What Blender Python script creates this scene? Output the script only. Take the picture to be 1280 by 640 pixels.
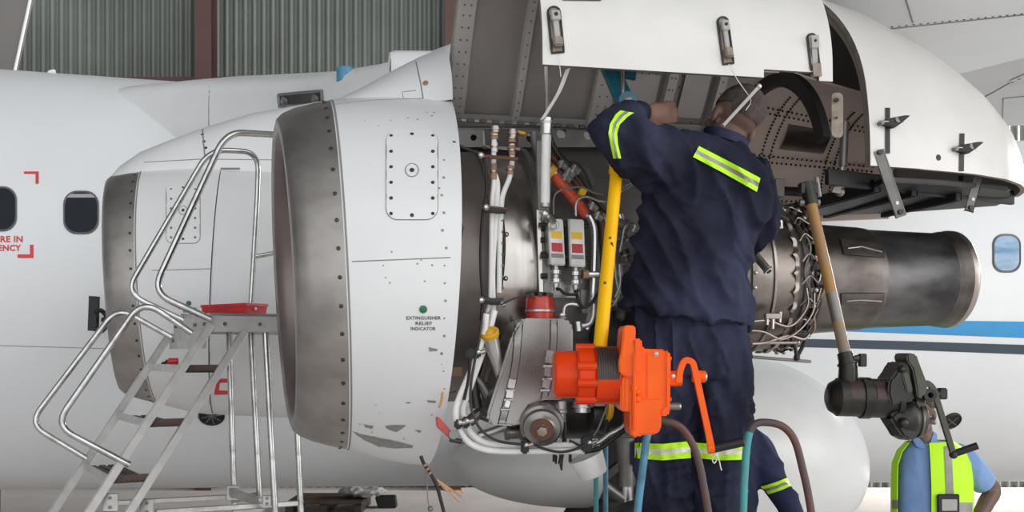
import bpy, bmesh, math, random
from mathutils import Vector, Matrix, noise
from mathutils.bvhtree import BVHTree
V = Vector
random.seed(7)
for o in list(bpy.data.objects): bpy.data.objects.remove(o)
scene = bpy.context.scene
COL = scene.collection

# ---------------------------------------------------------------- camera
F, CX, HY, H = 1300.0, 640.0, 440.0, 1.9
cam = bpy.data.cameras.new('camera'); cam_o = bpy.data.objects.new('camera', cam); COL.objects.link(cam_o)
cam_o.location = (0, 0, H); cam_o.rotation_euler = (math.pi/2, 0, 0)
cam.sensor_width = 36; cam.lens = F/1280*36; cam.shift_y = 120/1280; cam.clip_end = 200
scene.camera = cam_o

# ---------------------------------------------------------------- light
SKY = 0.66; EXPO = 0.12
vs = scene.view_settings
vs.view_transform = 'Standard'; vs.look = 'None'; vs.gamma = 1; vs.use_curve_mapping = False; vs.exposure = EXPO
w = bpy.data.worlds.new('hangar_daylight'); scene.world = w; w.use_nodes = True
nt = w.node_tree; nt.nodes.clear()
out = nt.nodes.new('ShaderNodeOutputWorld'); bg = nt.nodes.new('ShaderNodeBackground')
tc = nt.nodes.new('ShaderNodeTexCoord'); dot = nt.nodes.new('ShaderNodeVectorMath'); dot.operation = 'DOT_PRODUCT'
dot.inputs[1].default_value = V((0.45, -0.70, -0.30)).normalized()     # the open hangar door, behind and right of the camera
rmp = nt.nodes.new('ShaderNodeValToRGB'); mr = nt.nodes.new('ShaderNodeMapRange')
mr.inputs[1].default_value = -1; mr.inputs[2].default_value = 1
cr = rmp.color_ramp
cr.elements[0].position = 0.2; cr.elements[0].color = (0.16, 0.16, 0.165, 1)
cr.elements[1].position = 1.0; cr.elements[1].color = (1.27, 1.29, 1.31, 1)
e = cr.elements.new(0.55); e.color = (0.43, 0.435, 0.44, 1)
e = cr.elements.new(0.78); e.color = (0.92, 0.93, 0.94, 1)
nt.links.new(tc.outputs['Generated'], dot.inputs[0]); nt.links.new(dot.outputs['Value'], mr.inputs[0])
nt.links.new(mr.outputs[0], rmp.inputs[0]); nt.links.new(rmp.outputs[0], bg.inputs[0])
bg.inputs[1].default_value = SKY; nt.links.new(bg.outputs[0], out.inputs[0])

def area(name, loc, target, size, sy, power, col=(1, 1, 1)):
    l = bpy.data.lights.new(name, 'AREA'); l.shape = 'RECTANGLE'; l.size = size; l.size_y = sy; l.energy = power; l.color = col
    o = bpy.data.objects.new(name, l); COL.objects.link(o); o.location = loc
    o.rotation_euler = (V(target) - V(loc)).to_track_quat('-Z', 'Y').to_euler()
    return o
area('hangar_door_daylight', (9.0, 1.5, 2.6), (1.5, 6.0, 0.6), 5.5, 4.4, 200, (1.0, 0.985, 0.96))
area('far_floor_fill', (10.5, 13.0, 3.6), (-4, 11.5, 0.0), 4.0, 5.0, 2900, (1.0, 0.98, 0.95))  # unseen fill lamp, added to brighten the floor beyond the belly
def sun(name, d, strength, ang, col):
    l = bpy.data.lights.new(name, 'SUN'); l.energy = strength; l.angle = math.radians(ang); l.color = col
    o = bpy.data.objects.new(name, l); COL.objects.link(o); o.rotation_euler = V(d).to_track_quat('-Z', 'Y').to_euler()
sun('soft_daylight_front', (0.10, 0.95, -0.14), 0.80, 75, (0.95, 0.98, 1.0))
sun('soft_daylight_right', (-0.75, 0.60, -0.55), 0.60, 45, (1.0, 0.99, 0.97))

# ---------------------------------------------------------------- frames
th = math.radians(12)
AX, NX, UP = V((math.cos(th), math.sin(th), 0)), V((-math.sin(th), math.cos(th), 0)), V((0, 0, 1))
ORG = V((-0.68, 4.03, 0))
def W(px, py, Y): return V(((px-CX)/F*Y, Y, H+(HY-py)/F*Y))
def AC(s, l, z): return ORG + AX*s + NX*l + UP*z
def Sx(px, l):
    k = (px-CX)/F
    return (k*(ORG.y+math.cos(th)*l) - ORG.x + math.sin(th)*l)/(math.cos(th)-k*math.sin(th))
def A(px, py, l):
    s = Sx(px, l); Y = ORG.y + math.sin(th)*s + math.cos(th)*l
    return W(px, py, Y)
def toA(p): d = p-ORG; return d.dot(AX), d.dot(NX), p.z
def lerp(a, b, t): return a+(b-a)*t
def interp(tab, x):
    if x <= tab[0][0]: return tab[0][1]
    for (x0, y0), (x1, y1) in zip(tab, tab[1:]):
        if x <= x1: return y0+(y1-y0)*(x-x0)/(x1-x0)
    return tab[-1][1]
def smooth_path(pts, n=6):
    pts = [V(p) for p in pts]
    if len(pts) < 3: return pts
    out = []
    P = [pts[0]*2-pts[1]] + pts + [pts[-1]*2-pts[-2]]
    for i in range(1, len(P)-2):
        p0, p1, p2, p3 = P[i-1], P[i], P[i+1], P[i+2]
        for k in range(n):
            t = k/n
            out.append(0.5*((2*p1)+(p2-p0)*t+(2*p0-5*p1+4*p2-p3)*t*t+(3*p1-p0-3*p2+p3)*t**3))
    out.append(pts[-1]); return out
def fillet(pts, rad, n=6):
    """polyline with rounded corners"""
    pts = [V(p) for p in pts]; out = [pts[0]]
    for i in range(1, len(pts)-1):
        a, b, c = pts[i-1], pts[i], pts[i+1]
        r = min(rad, (a-b).length*0.48, (c-b).length*0.48)
        p, q = b+(a-b).normalized()*r, b+(c-b).normalized()*r
        for k in range(n+1):
            t = k/n; out.append(p*(1-t)**2 + b*2*t*(1-t) + q*t*t)
    out.append(pts[-1]); return out

# ---------------------------------------------------------------- materials
M = {}
def mat(name, c, rough=0.5, metal=0.0, var=0.06, scale=6.0, bump=0.0, bscale=40, c2=None, stretch=(1, 1, 1), thr=(0.35, 0.7), coat=0.0, rvar=0.1):
    m = bpy.data.materials.new(name); m.use_nodes = True; n = m.node_tree; L = n.links
    b = n.nodes['Principled BSDF']; b.inputs['Metallic'].default_value = metal
    if coat: b.inputs['Coat Weight'].default_value = coat; b.inputs['Coat Roughness'].default_value = 0.15
    t = n.nodes.new('ShaderNodeTexCoord'); mp = n.nodes.new('ShaderNodeMapping'); mp.inputs['Scale'].default_value = stretch
    L.new(t.outputs['Object'], mp.inputs[0])
    nz = n.nodes.new('ShaderNodeTexNoise'); nz.inputs['Scale'].default_value = scale; nz.inputs['Detail'].default_value = 6
    L.new(mp.outputs[0], nz.inputs['Vector'])
    r = n.nodes.new('ShaderNodeValToRGB'); r.color_ramp.elements[0].position = thr[0]; r.color_ramp.elements[1].position = thr[1]
    ca = tuple(max(0, x*(1-var)) for x in c); cb = tuple(x*(1+var) for x in c) if c2 is None else c2
    if c2 is not None: ca = c
    r.color_ramp.elements[0].color = (*ca, 1); r.color_ramp.elements[1].color = (*cb, 1)
    L.new(nz.outputs[0], r.inputs[0]); L.new(r.outputs[0], b.inputs['Base Color'])
    q = n.nodes.new('ShaderNodeMapRange'); q.inputs[3].default_value = max(0.02, rough-rvar); q.inputs[4].default_value = min(1, rough+rvar)
    L.new(nz.outputs[0], q.inputs[0]); L.new(q.outputs[0], b.inputs['Roughness'])
    if bump:
        z = n.nodes.new('ShaderNodeTexNoise'); z.inputs['Scale'].default_value = bscale; z.inputs['Detail'].default_value = 4
        L.new(mp.outputs[0], z.inputs['Vector'])
        bp = n.nodes.new('ShaderNodeBump'); bp.inputs['Strength'].default_value = bump; bp.inputs['Distance'].default_value = 0.01
        L.new(z.outputs[0], bp.inputs['Height']); L.new(bp.outputs[0], b.inputs['Normal'])
    M[name] = m; return m
mat('white_paint', (0.76, 0.77, 0.775), 0.32, var=0.03, scale=3, coat=0.15)
mat('fuselage_paint', (0.77, 0.79, 0.805), 0.36, var=0.02, scale=1.5, coat=0.2)
mat('door_paint', (0.71, 0.70, 0.675), 0.35, var=0.04, scale=5, coat=0.1)
mat('wing_grey', (0.58, 0.58, 0.575), 0.45, var=0.04, scale=2)
mat('fairing_grey', (0.52, 0.52, 0.515), 0.4, var=0.05, scale=3)
mat('lip_metal', (0.30, 0.28, 0.265), 0.42, 0.88, c2=(0.46, 0.435, 0.41), scale=5, stretch=(1, 1, 1.5), bump=0.02)
mat('lip_inside', (0.24, 0.20, 0.19), 0.4, 0.8, var=0.1)
mat('case_brown', (0.20, 0.175, 0.16), 0.42, 0.55, c2=(0.27, 0.24, 0.22), scale=4)
mat('case_steel', (0.42, 0.395, 0.37), 0.24, 0.95, c2=(0.62, 0.59, 0.56), scale=3, stretch=(8, 8, 0.6))
mat('tank_metal', (0.255, 0.245, 0.235), 0.3, 0.85, c2=(0.34, 0.325, 0.31), scale=5)
mat('inner_skin', (0.25, 0.225, 0.21), 0.55, 0.1, c2=(0.31, 0.28, 0.265), scale=4)
mat('rib_grey', (0.40, 0.375, 0.355), 0.5, 0.1, c2=(0.46, 0.435, 0.415), scale=7)
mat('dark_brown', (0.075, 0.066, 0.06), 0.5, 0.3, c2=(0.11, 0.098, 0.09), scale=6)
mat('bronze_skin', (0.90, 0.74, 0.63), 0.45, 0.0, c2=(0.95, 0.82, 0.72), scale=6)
mat('hot_metal', (0.16, 0.138, 0.122), 0.34, 0.85, c2=(0.29, 0.26, 0.235), scale=5, stretch=(1, 1, 2))
mat('nozzle_metal', (0.045, 0.043, 0.045), 0.36, 0.7, c2=(0.14, 0.137, 0.14), scale=7, stretch=(.6, 1, 1.2), rvar=.14)
mat('nozzle_brown', (0.085, 0.073, 0.066), 0.36, 0.75, c2=(0.20, 0.18, 0.168), scale=6, stretch=(1, 1, 2), rvar=.14)
mat('alu_plate', (0.60, 0.595, 0.585), 0.42, 0.25, c2=(0.50, 0.485, 0.47), scale=14)
mat('rim_metal', (0.42, 0.37, 0.33), 0.3, 0.9, var=0.1)
mat('bright_metal', (0.66, 0.655, 0.645), 0.28, 0.9, var=0.08)
mat('alu', (0.56, 0.555, 0.545), 0.38, 0.8, c2=(0.42, 0.405, 0.39), scale=14)
mat('alu_tube', (0.60, 0.60, 0.595), 0.24, 0.95, c2=(0.42, 0.405, 0.395), scale=22, thr=(0.45, 0.75))
mat('dark_metal', (0.05, 0.047, 0.045), 0.42, 0.5, var=0.2, scale=12)
mat('grey_metal', (0.22, 0.21, 0.20), 0.42, 0.6, var=0.15, scale=12)
mat('black', (0.011, 0.0105, 0.0105), 0.5, var=0.2)
mat('white_tube', (0.84, 0.835, 0.825), 0.42, var=0.05, scale=20)
mat('orange_sleeve', (0.62, 0.09, 0.035), 0.5, var=0.15, scale=30)
mat('tan_tape', (0.36, 0.21, 0.12), 0.6, var=0.2, scale=30)
mat('yellow_cap', (0.75, 0.40, 0.02), 0.4, var=0.1)
mat('red_paint', (0.60, 0.025, 0.03), 0.38, var=0.12, scale=20)
mat('red_cap', (0.48, 0.035, 0.02), 0.3, var=0.15, scale=25, coat=0.3)
mat('yellow_paint', (0.95, 0.54, 0.003), 0.33, c2=(0.90, 0.46, 0.003), scale=9, coat=0.3)
mat('orange_red', (0.78, 0.055, 0.003), 0.3, c2=(0.66, 0.04, 0.003), scale=8, coat=0.3)
mat('orange_paint', (0.98, 0.135, 0.003), 0.28, c2=(0.88, 0.10, 0.003), scale=8, coat=0.12)
for q in ('yellow_paint', 'orange_paint', 'orange_red'):
    b_ = M[q].node_tree.nodes['Principled BSDF']; b_.inputs['Specular IOR Level'].default_value = 0.2; b_.inputs['Coat Weight'].default_value = 0.04
mat('tan_pole', (0.33, 0.175, 0.05), 0.38, c2=(0.22, 0.17, 0.12), scale=9, stretch=(1, 1, 0.6), thr=(0.45, 0.6))
mat('winch_dark', (0.012, 0.012, 0.010), 0.32, 0.2, c2=(0.035, 0.034, 0.027), scale=14)
mat('winch_olive', (0.075, 0.077, 0.06), 0.35, 0.4, var=0.15, scale=14)
mat('winch_maroon', (0.055, 0.03, 0.027), 0.35, 0.1, var=0.15)
mat('teal_paint', (0.015, 0.15, 0.21), 0.4, var=0.15, scale=20, coat=0.2)
mat('teal_rail', (0.06, 0.33, 0.35), 0.45, c2=(0.10, 0.22, 0.22), scale=14, thr=(0.5, 0.72))
mat('blue_rail', (0.09, 0.27, 0.40), 0.45, c2=(0.05, 0.14, 0.2), scale=14, thr=(0.5, 0.72))
mat('rust_rail', (0.13, 0.055, 0.045), 0.5, c2=(0.075, 0.06, 0.06), scale=12, thr=(0.45, 0.6))
mat('navy_cloth', (0.013, 0.015, 0.030), 0.85, c2=(0.056, 0.064, 0.122), scale=3.2, thr=(.42, .78), stretch=(1.6, 1, .8), bump=0.15, bscale=160)
mat('navy_faded', (0.032, 0.038, 0.084), 0.85, c2=(0.022, 0.026, 0.056), scale=5, bump=0.15, bscale=160)
for q in ('navy_cloth', 'navy_faded'): M[q].node_tree.nodes['Principled BSDF'].inputs['Specular IOR Level'].default_value = 0.2
mat('hivis', (0.55, 1.0, 0.02), 0.5, var=0.04); M['hivis'].node_tree.nodes['Principled BSDF'].inputs['Specular IOR Level'].default_value = 0.3
mat('reflective', (0.27, 0.27, 0.255), 0.35, 0.2, var=0.1, scale=40)
mat('reflective_white', (0.78, 0.76, 0.72), 0.35, 0.1, var=0.1, scale=40)
mat('skin', (0.13, 0.072, 0.055), 0.5, var=0.12, scale=20)
mat('skin_light', (0.40, 0.215, 0.16), 0.5, var=0.12, scale=30)
mat('hair', (0.042, 0.029, 0.026), 0.8, c2=(0.085, 0.066, 0.06), scale=60, bump=0.4, bscale=300)
mat('blue_shirt', (0.20, 0.33, 0.60), 0.8, var=0.08, scale=8, bump=0.15, bscale=150)
mat('boot', (0.02, 0.018, 0.016), 0.5, var=0.2)
mat('glass', (0.012, 0.016, 0.024), 0.12, var=0.3, scale=4)
M['glass'].node_tree.nodes['Principled BSDF'].inputs['Specular IOR Level'].default_value = 0.15
mat('glass_blue', (0.10, 0.25, 0.42), 0.1, c2=(0.55, 0.68, 0.82), scale=7, stretch=(0.3, 0.3, 1.2))
mat('window_frame', (0.20, 0.20, 0.215), 0.45, 0.3)
mat('red_marking', (0.66, 0.045, 0.05), 0.5, var=0.05)
mat('blue_stripe', (0.02, 0.28, 0.60), 0.38, var=0.03)
mat('navy_stripe', (0.035, 0.055, 0.08), 0.4, var=0.05)
mat('ink', (0.015, 0.015, 0.015), 0.6)
mat('green_dot', (0.02, 0.16, 0.06), 0.3)
mat('label_yellow', (0.85, 0.52, 0.02), 0.5, var=0.08)
mat('label_red', (0.50, 0.035, 0.04), 0.5, var=0.1)
mat('label_white', (0.75, 0.75, 0.73), 0.5)
mat('worn_grey', (0.22, 0.215, 0.205), 0.5, c2=(0.32, 0.31, 0.29), scale=40)
mat('seam', (0.24, 0.23, 0.22), 0.6)
mat('rivet', (0.05, 0.045, 0.04), 0.5, 0.4)
mat('rivet_soft', (0.17, 0.15, 0.14), 0.5, 0.3)
mat('edge_tan', (0.30, 0.25, 0.20), 0.55, 0.2, c2=(0.18, 0.15, 0.12), scale=25)
mat('steel_brown', (0.075, 0.035, 0.032), 0.6, c2=(0.10, 0.05, 0.045), scale=3)
mat('panel_dark', (0.20, 0.185, 0.175), 0.6, var=0.06, scale=2)
mat('concrete', (0.86, 0.81, 0.78), 0.4, c2=(0.74, 0.69, 0.665), scale=1.3, bump=0.05, bscale=20)
mat('wall_sheet', (0.12, 0.132, 0.118), 0.5, 0.1, c2=(0.19, 0.205, 0.188), scale=0.7)
mat('wood_brown', (0.055, 0.034, 0.027), 0.6, c2=(0.11, 0.075, 0.055), scale=12)
mat('cloth_grey', (0.42, 0.41, 0.40), 0.8, var=0.1, scale=9)
mat('wire_orange', (0.62, 0.26, 0.06), 0.5, var=0.1)
mat('brown_pipe', (0.16, 0.075, 0.05), 0.5, 0.3, var=0.2, scale=20)

# ---------------------------------------------------------------- mesh builder
class MB:
    def __init__(s, m='alu'): s.v = []; s.f = []; s.fm = []; s.m = m
    def add(s, vs, fs, m=None):
        k = len(s.v); s.v += [V(p) for p in vs]; m = m or s.m
        for f in fs: s.f.append(tuple(i+k for i in f)); s.fm.append(m)
        return s
    def grid(s, rows, cu=False, cv=False, m=None):
        """rows of points; cu closes along a row, cv closes rows"""
        R, C = len(rows), len(rows[0]); fs = []
        for i in range(R if cv else R-1):
            for j in range(C if cu else C-1):
                a, b = i*C+j, i*C+(j+1) % C; c, d = ((i+1) % R)*C+(j+1) % C, ((i+1) % R)*C+j
                fs.append((a, b, c, d))
        return s.add([p for r in rows for p in r], fs, m)
    def tube(s, path, r, n=10, m=None, caps=True, closed=False):
        path = [V(p) for p in path]; K = len(path); rows = []
        rr = r if isinstance(r, (list, tuple)) else [r]*K
        if len(rr) != K: rr = [interp([(i/(len(rr)-1), x) for i, x in enumerate(rr)], j/(K-1)) for j in range(K)]
        t0 = (path[1]-path[0]).normalized(); u = t0.orthogonal().normalized(); pt = t0
        for i in range(K):
            a, b = path[max(i-1, 0)], path[min(i+1, K-1)]
            if closed: a, b = path[(i-1) % K], path[(i+1) % K]
            t = (b-a).normalized() if (b-a).length > 1e-9 else pt
            q = pt.rotation_difference(t); u = (q @ u).normalized(); pt = t; w = t.cross(u)
            rows.append([path[i]+(u*math.cos(2*math.pi*k/n)+w*math.sin(2*math.pi*k/n))*rr[i] for k in range(n)])
        s.grid(rows, True, closed, m)
        if caps and not closed: s.add(rows[0], [tuple(range(n))[::-1]], m); s.add(rows[-1], [tuple(range(n))], m)
        return s
    def cyl(s, a, b, r, r2=None, n=16, m=None): return s.tube([a, b], [r, r if r2 is None else r2], n, m)
    def lathe(s, p, ax, prof, n=32, m=None, caps=True, arc=(0, 2*math.pi), up=None):
        ax = V(ax).normalized(); u = (V(up) if up else ax.orthogonal()); u = (u-ax*u.dot(ax)).normalized(); w = ax.cross(u)
        full = abs(arc[1]-arc[0]-2*math.pi) < 1e-6; C = n if full else n+1; rows = []
        for t, r in prof:
            rows.append([V(p)+ax*t+(u*math.cos(arc[0]+(arc[1]-arc[0])*k/n)+w*math.sin(arc[0]+(arc[1]-arc[0])*k/n))*r for k in range(C)])
        s.grid(rows, full, False, m)
        if caps and full:
            s.add(rows[0], [tuple(range(C))[::-1]], m); s.add(rows[-1], [tuple(range(C))], m)
        return s
    def prism(s, poly, ext, m=None, bev=0.0, seg=2):
        bm = bmesh.new(); vs = [bm.verts.new(V(p)) for p in poly]; f = bm.faces.new(vs)
        r = bmesh.ops.extrude_face_region(bm, geom=[f])
        nv = [g for g in r['geom'] if isinstance(g, bmesh.types.BMVert)]
        bmesh.ops.translate(bm, verts=nv, vec=V(ext)); bmesh.ops.recalc_face_normals(bm, faces=bm.faces)
        if bev: bmesh.ops.bevel(bm, geom=list(bm.edges), offset=bev, segments=seg, affect='EDGES', clamp_overlap=True)
        return s.frombm(bm, m)
    def frombm(s, bm, m=None, mx=None):
        bm.verts.ensure_lookup_table(); bm.verts.index_update()
        s.add([mx @ v.co if mx else v.co.copy() for v in bm.verts], [tuple(v.index for v in f.verts) for f in bm.faces], m)
        bm.free(); return s
    def box(s, c, hx, hy, hz, m=None, bev=0.003, seg=1, x=V((1, 0, 0)), y=None, z=V((0, 0, 1))):
        """half sizes along axes x, y, z"""
        x = V(x).normalized(); z = V(z); z = (z-x*z.dot(x)).normalized(); y = z.cross(x)
        bm = bmesh.new(); bmesh.ops.create_cube(bm, size=2)
        for v in bm.verts: v.co = V(c)+x*(v.co.x*hx)+y*(v.co.y*hy)+z*(v.co.z*hz)
        if bev: bmesh.ops.bevel(bm, geom=list(bm.edges), offset=min(bev, hx*.9, hy*.9, hz*.9), segments=seg, affect='EDGES', clamp_overlap=True)
        return s.frombm(bm, m)
    def bar(s, a, b, hw, hh, m=None, z=V((0, 0, 1)), bev=0.003):
        a, b = V(a), V(b); d = b-a
        if abs(d.normalized().dot(V(z).normalized())) > 0.98: z = V((0, 1, 0))
        return s.box((a+b)/2, d.length/2, hw, hh, m, bev, 1, d, None, z)
    def ball(s, c, r, m=None, n=12, sc=None, ax=None):
        bm = bmesh.new(); bmesh.ops.create_uvsphere(bm, u_segments=n*2, v_segments=n, radius=1)
        X, Y, Z = ax if ax else (V((1, 0, 0)), V((0, 1, 0)), V((0, 0, 1))); sx, sy, sz = sc if sc else (r, r, r)
        for v in bm.verts: v.co = V(c)+X*(v.co.x*sx)+Y*(v.co.y*sy)+Z*(v.co.z*sz)
        return s.frombm(bm, m)
    def shell(s, rows, th, m_out, m_in, m_edge=None, skip=None):
        """surface with thickness: outer layer is rows, inner layer is offset to the other side by th"""
        R, C = len(rows), len(rows[0]); inn = []
        for i in range(R):
            r = []
            for j in range(C):
                du = rows[i][min(j+1, C-1)]-rows[i][max(j-1, 0)]; dv = rows[min(i+1, R-1)][j]-rows[max(i-1, 0)][j]
                r.append(rows[i][j]+du.cross(dv).normalized()*th)
            inn.append(r)
        keep = {(i, j) for i in range(R-1) for j in range(C-1) if not (skip and skip(i, j))}
        N = R*C; vs = [p for r in rows for p in r]+[p for r in inn for p in r]; k = len(s.v); s.v += vs
        I = lambda i, j: i*C+j
        def q(f, m): s.f.append(tuple(x+k for x in f)); s.fm.append(m)
        for i, j in keep:
            q((I(i, j), I(i, j+1), I(i+1, j+1), I(i+1, j))[::-1], m_out)
            q((N+I(i, j), N+I(i, j+1), N+I(i+1, j+1), N+I(i+1, j)), m_in)
            for (di, dj), (a, b) in {(-1, 0): (I(i, j), I(i, j+1)), (1, 0): (I(i+1, j+1), I(i+1, j)), (0, -1): (I(i+1, j), I(i, j)), (0, 1): (I(i, j+1), I(i+1, j+1))}.items():
                if (i+di, j+dj) not in keep: q((a, b, N+b, N+a), m_edge or m_in)
        return inn
WORLD = {}      # object name -> world origin
GEO = {}        # object name -> (verts, faces) in world space, for laying markings onto surfaces
def origin(o): return WORLD[o.name] if o is not None else V((0, 0, 0))
def obj(name, mb, parent=None, angle=35, label=None, at=None, fix=True):
    me = bpy.data.meshes.new(name)
    lo = V((min(v.x for v in mb.v), min(v.y for v in mb.v), min(v.z for v in mb.v))); hi = V((max(v.x for v in mb.v), max(v.y for v in mb.v), max(v.z for v in mb.v)))
    c = V(at) if at is not None else V(((lo.x+hi.x)/2, (lo.y+hi.y)/2, lo.z))
    me.from_pydata([v-c for v in mb.v], [], mb.f)
    names = list(dict.fromkeys(mb.fm))
    for n in names: me.materials.append(M[n])
    ix = {n: i for i, n in enumerate(names)}
    me.polygons.foreach_set('material_index', [ix[m] for m in mb.fm]); me.update()
    if fix:
        bm = bmesh.new(); bm.from_mesh(me); bmesh.ops.remove_doubles(bm, verts=bm.verts, dist=1e-5)
        bmesh.ops.recalc_face_normals(bm, faces=bm.faces); bm.to_mesh(me); bm.free()
    me.polygons.foreach_set('use_smooth', [True]*len(me.polygons))
    me.set_sharp_from_angle(angle=math.radians(angle))
    o = bpy.data.objects.new(name, me); COL.objects.link(o)
    if parent is not None: o.parent = parent
    o.location = c-origin(parent); WORLD[o.name] = c; GEO[o.name] = (mb.v, mb.f)
    if label: o['label'] = label
    return o
def tag(o, label, cat, group=None, kind=None):
    o['label'] = label; o['category'] = cat
    if group: o['group'] = group
    if kind: o['kind'] = kind
    return o
def thing(name, label, cat, loc, group=None):
    o = bpy.data.objects.new(name, None); COL.objects.link(o); o.location = loc; WORLD[o.name] = V(loc); o.empty_display_size = 0.2
    return tag(o, label, cat, group)
def struct(name, mb, **k):
    o = obj(name, mb, **k); o['kind'] = 'structure'; return o

# ---- markings laid on real surfaces
EYE = V((0, 0, H))
def bvh(*objs):
    vs, fs = [], []
    for o in objs:
        v, f = GEO[o.name]; k = len(vs); vs += v; fs += [tuple(i+k for i in q) for q in f]
    return BVHTree.FromPolygons(vs, fs)
def hit(B, px, py, off=0.0015):
    d = (W(px, py, 1)-EYE).normalized(); p, n, i, t = B.ray_cast(EYE, d)
    if p is None: return None
    if n.dot(d) > 0: n = -n
    return p+n*off, n
def mark_quad(mb, B, c, m, nu=12, nv=4, off=0.0015, shift=None):
    """c: four pixel corners tl, tr, br, bl"""
    rows = []
    for i in range(nv+1):
        r = []
        for j in range(nu+1):
            u, v = j/nu, i/nv
            x = (c[0][0]*(1-u)+c[1][0]*u)*(1-v)+(c[3][0]*(1-u)+c[2][0]*u)*v
            y = (c[0][1]*(1-u)+c[1][1]*u)*(1-v)+(c[3][1]*(1-u)+c[2][1]*u)*v
            h = hit(B, x, y, 0 if shift else off); r.append((h[0]+shift if shift else h[0]) if h else None)
        rows.append(r)
    fs = []; vs = []; idx = {}
    for i in range(nv):
        for j in range(nu):
            q = [(i, j), (i, j+1), (i+1, j+1), (i+1, j)]
            if any(rows[a][b] is None for a, b in q): continue
            for a in q:
                if a not in idx: idx[a] = len(vs); vs.append(rows[a[0]][a[1]])
            fs.append(tuple(idx[a] for a in q))
    mb.add(vs, fs, m)
def mark_poly(mb, B, poly, m, off=0.0015, cuts=2):
    bm = bmesh.new(); f = bm.faces.new([bm.verts.new((x, y, 0)) for x, y in poly])
    bmesh.ops.triangulate(bm, faces=[f])
    if cuts: bmesh.ops.subdivide_edges(bm, edges=list(bm.edges), cuts=cuts, use_grid_fill=True)
    ok = True; P = []
    for v in bm.verts:
        h = hit(B, v.co.x, v.co.y, off); P.append(h[0] if h else None)
    bm.verts.index_update()
    fs = [tuple(v.index for v in q.verts) for q in bm.faces if all(P[v.index] is not None for v in q.verts)]
    mb.add([p or V((0, 0, 0)) for p in P], fs, m); bm.free()
def mark_line(mb, B, pts, r, m, step=6, off=0.0, closed=False, n=6):
    P = []
    pts = list(pts)+([pts[0]] if closed else [])
    for (a, b), (c, d) in zip(pts, pts[1:]):
        k = max(1, int(math.hypot(c-a, d-b)/step))
        for i in range(k): P.append((a+(c-a)*i/k, b+(d-b)*i/k))
    P.append(pts[-1])
    run = []
    for x, y in P+[(-9999, -9999)]:
        h = hit(B, x, y, off)
        if h: run.append(h[0])
        else:
            if len(run) > 1: mb.tube(run, r, n, m)
            run = []
def mark_dot(mb, B, x, y, r, m, off=0.0, h=0.002, n=8):
    q = hit(B, x, y, off)
    if q: mb.lathe(q[0], q[1], [(-h, r), (h*0.6, r), (h, r*0.6)], n, m)
def rrect(x0, y0, x1, y1, r, n=5):
    P = []
    for cx, cy, a in ((x1-r, y0+r, -90), (x1-r, y1-r, 0), (x0+r, y1-r, 90), (x0+r, y0+r, 180)):
        for k in range(n+1):
            t = math.radians(a+90*k/n); P.append((cx+r*math.cos(t), cy+r*math.sin(t)))
    return P
def text_mesh(body, spacing=1.0, bold=0.0):
    cu = bpy.data.curves.new('lettering', 'FONT'); cu.body = body; cu.size = 1; cu.space_character = spacing; cu.offset = bold; cu.resolution_u = 2
    o = bpy.data.objects.new('lettering', cu); COL.objects.link(o)
    dg = bpy.context.evaluated_depsgraph_get(); me = o.evaluated_get(dg).to_mesh()
    vs = [(v.co.x, v.co.y) for v in me.vertices]; fs = [tuple(p.vertices) for p in me.polygons]
    o.evaluated_get(dg).to_mesh_clear(); bpy.data.objects.remove(o); bpy.data.curves.remove(cu)
    return vs, fs
def mark_text(mb, B, body, x0, x1, ytop, ybase, m, off=0.002, slope=0.0, bold=0.012):
    vs, fs = text_mesh(body, 1.05, bold)
    a, b = min(v[0] for v in vs), max(v[0] for v in vs); hh = max(v[1] for v in vs); ll = 0
    P = []
    for x, y in vs:
        px = x0+(x-a)/(b-a)*(x1-x0); py = ybase-(y-ll)/(hh-ll)*(ybase-ytop)+slope*(px-x0)
        h = hit(B, px, py, off); P.append(h[0] if h else None)
    fs = [f for f in fs if all(P[i] is not None for i in f)]
    mb.add([p or V((0, 0, 0)) for p in P], fs, m)
# ================================================================ the setting
mb = MB('concrete'); mb.grid([[V((x, y, 0)) for x in (-14, 14)] for y in (-3, 16)]); struct('floor', mb)
WY = 14.6
mb = MB('wall_sheet'); P = 0.129; N = int(26/P)*8
cs = [(-13+i*P/8, 0.032*math.tanh(2.2*math.sin(2*math.pi*i/8))/math.tanh(2.2)) for i in range(N)]
mb.grid([[V((x, WY+d, z)) for x, d in cs] for z in (0, 9.5)]); struct('wall_back', mb, angle=60)
def ibeam(mb, p0, p1, w, d, across, depth, t=0.02):
    """steel I section from p0 to p1; across = flange direction, depth = web direction"""
    a, dd = V(across), V(depth); ax = (V(p1)-V(p0))
    poly = [(-w, -d), (w, -d), (w, -d+t), (t/2, -d+t), (t/2, d-t), (w, d-t), (w, d), (-w, d), (-w, d-t), (-t/2, d-t), (-t/2, -d+t), (-w, -d+t)]
    mb.prism([V(p0)+a*x+dd*y for x, y in poly], ax)
for i, px in enumerate((253.5, 566)):
    mb = MB('steel_brown'); x = (px-CX)/F*(WY-0.35)
    ibeam(mb, (x, WY-0.2, 0), (x, WY-0.2, 9.5), 0.11, 0.15, (1, 0, 0), (0, 1, 0)); struct('trim_%d' % (i+1), mb)
mb = MB('steel_brown'); z = W(0, 101, WY-0.1).z
ibeam(mb, (-13, WY-0.09, z), (12, WY-0.09, z), 0.045, 0.06, (0, 0, 1), (0, 1, 0), 0.012); struct('trim_3', mb)
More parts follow.
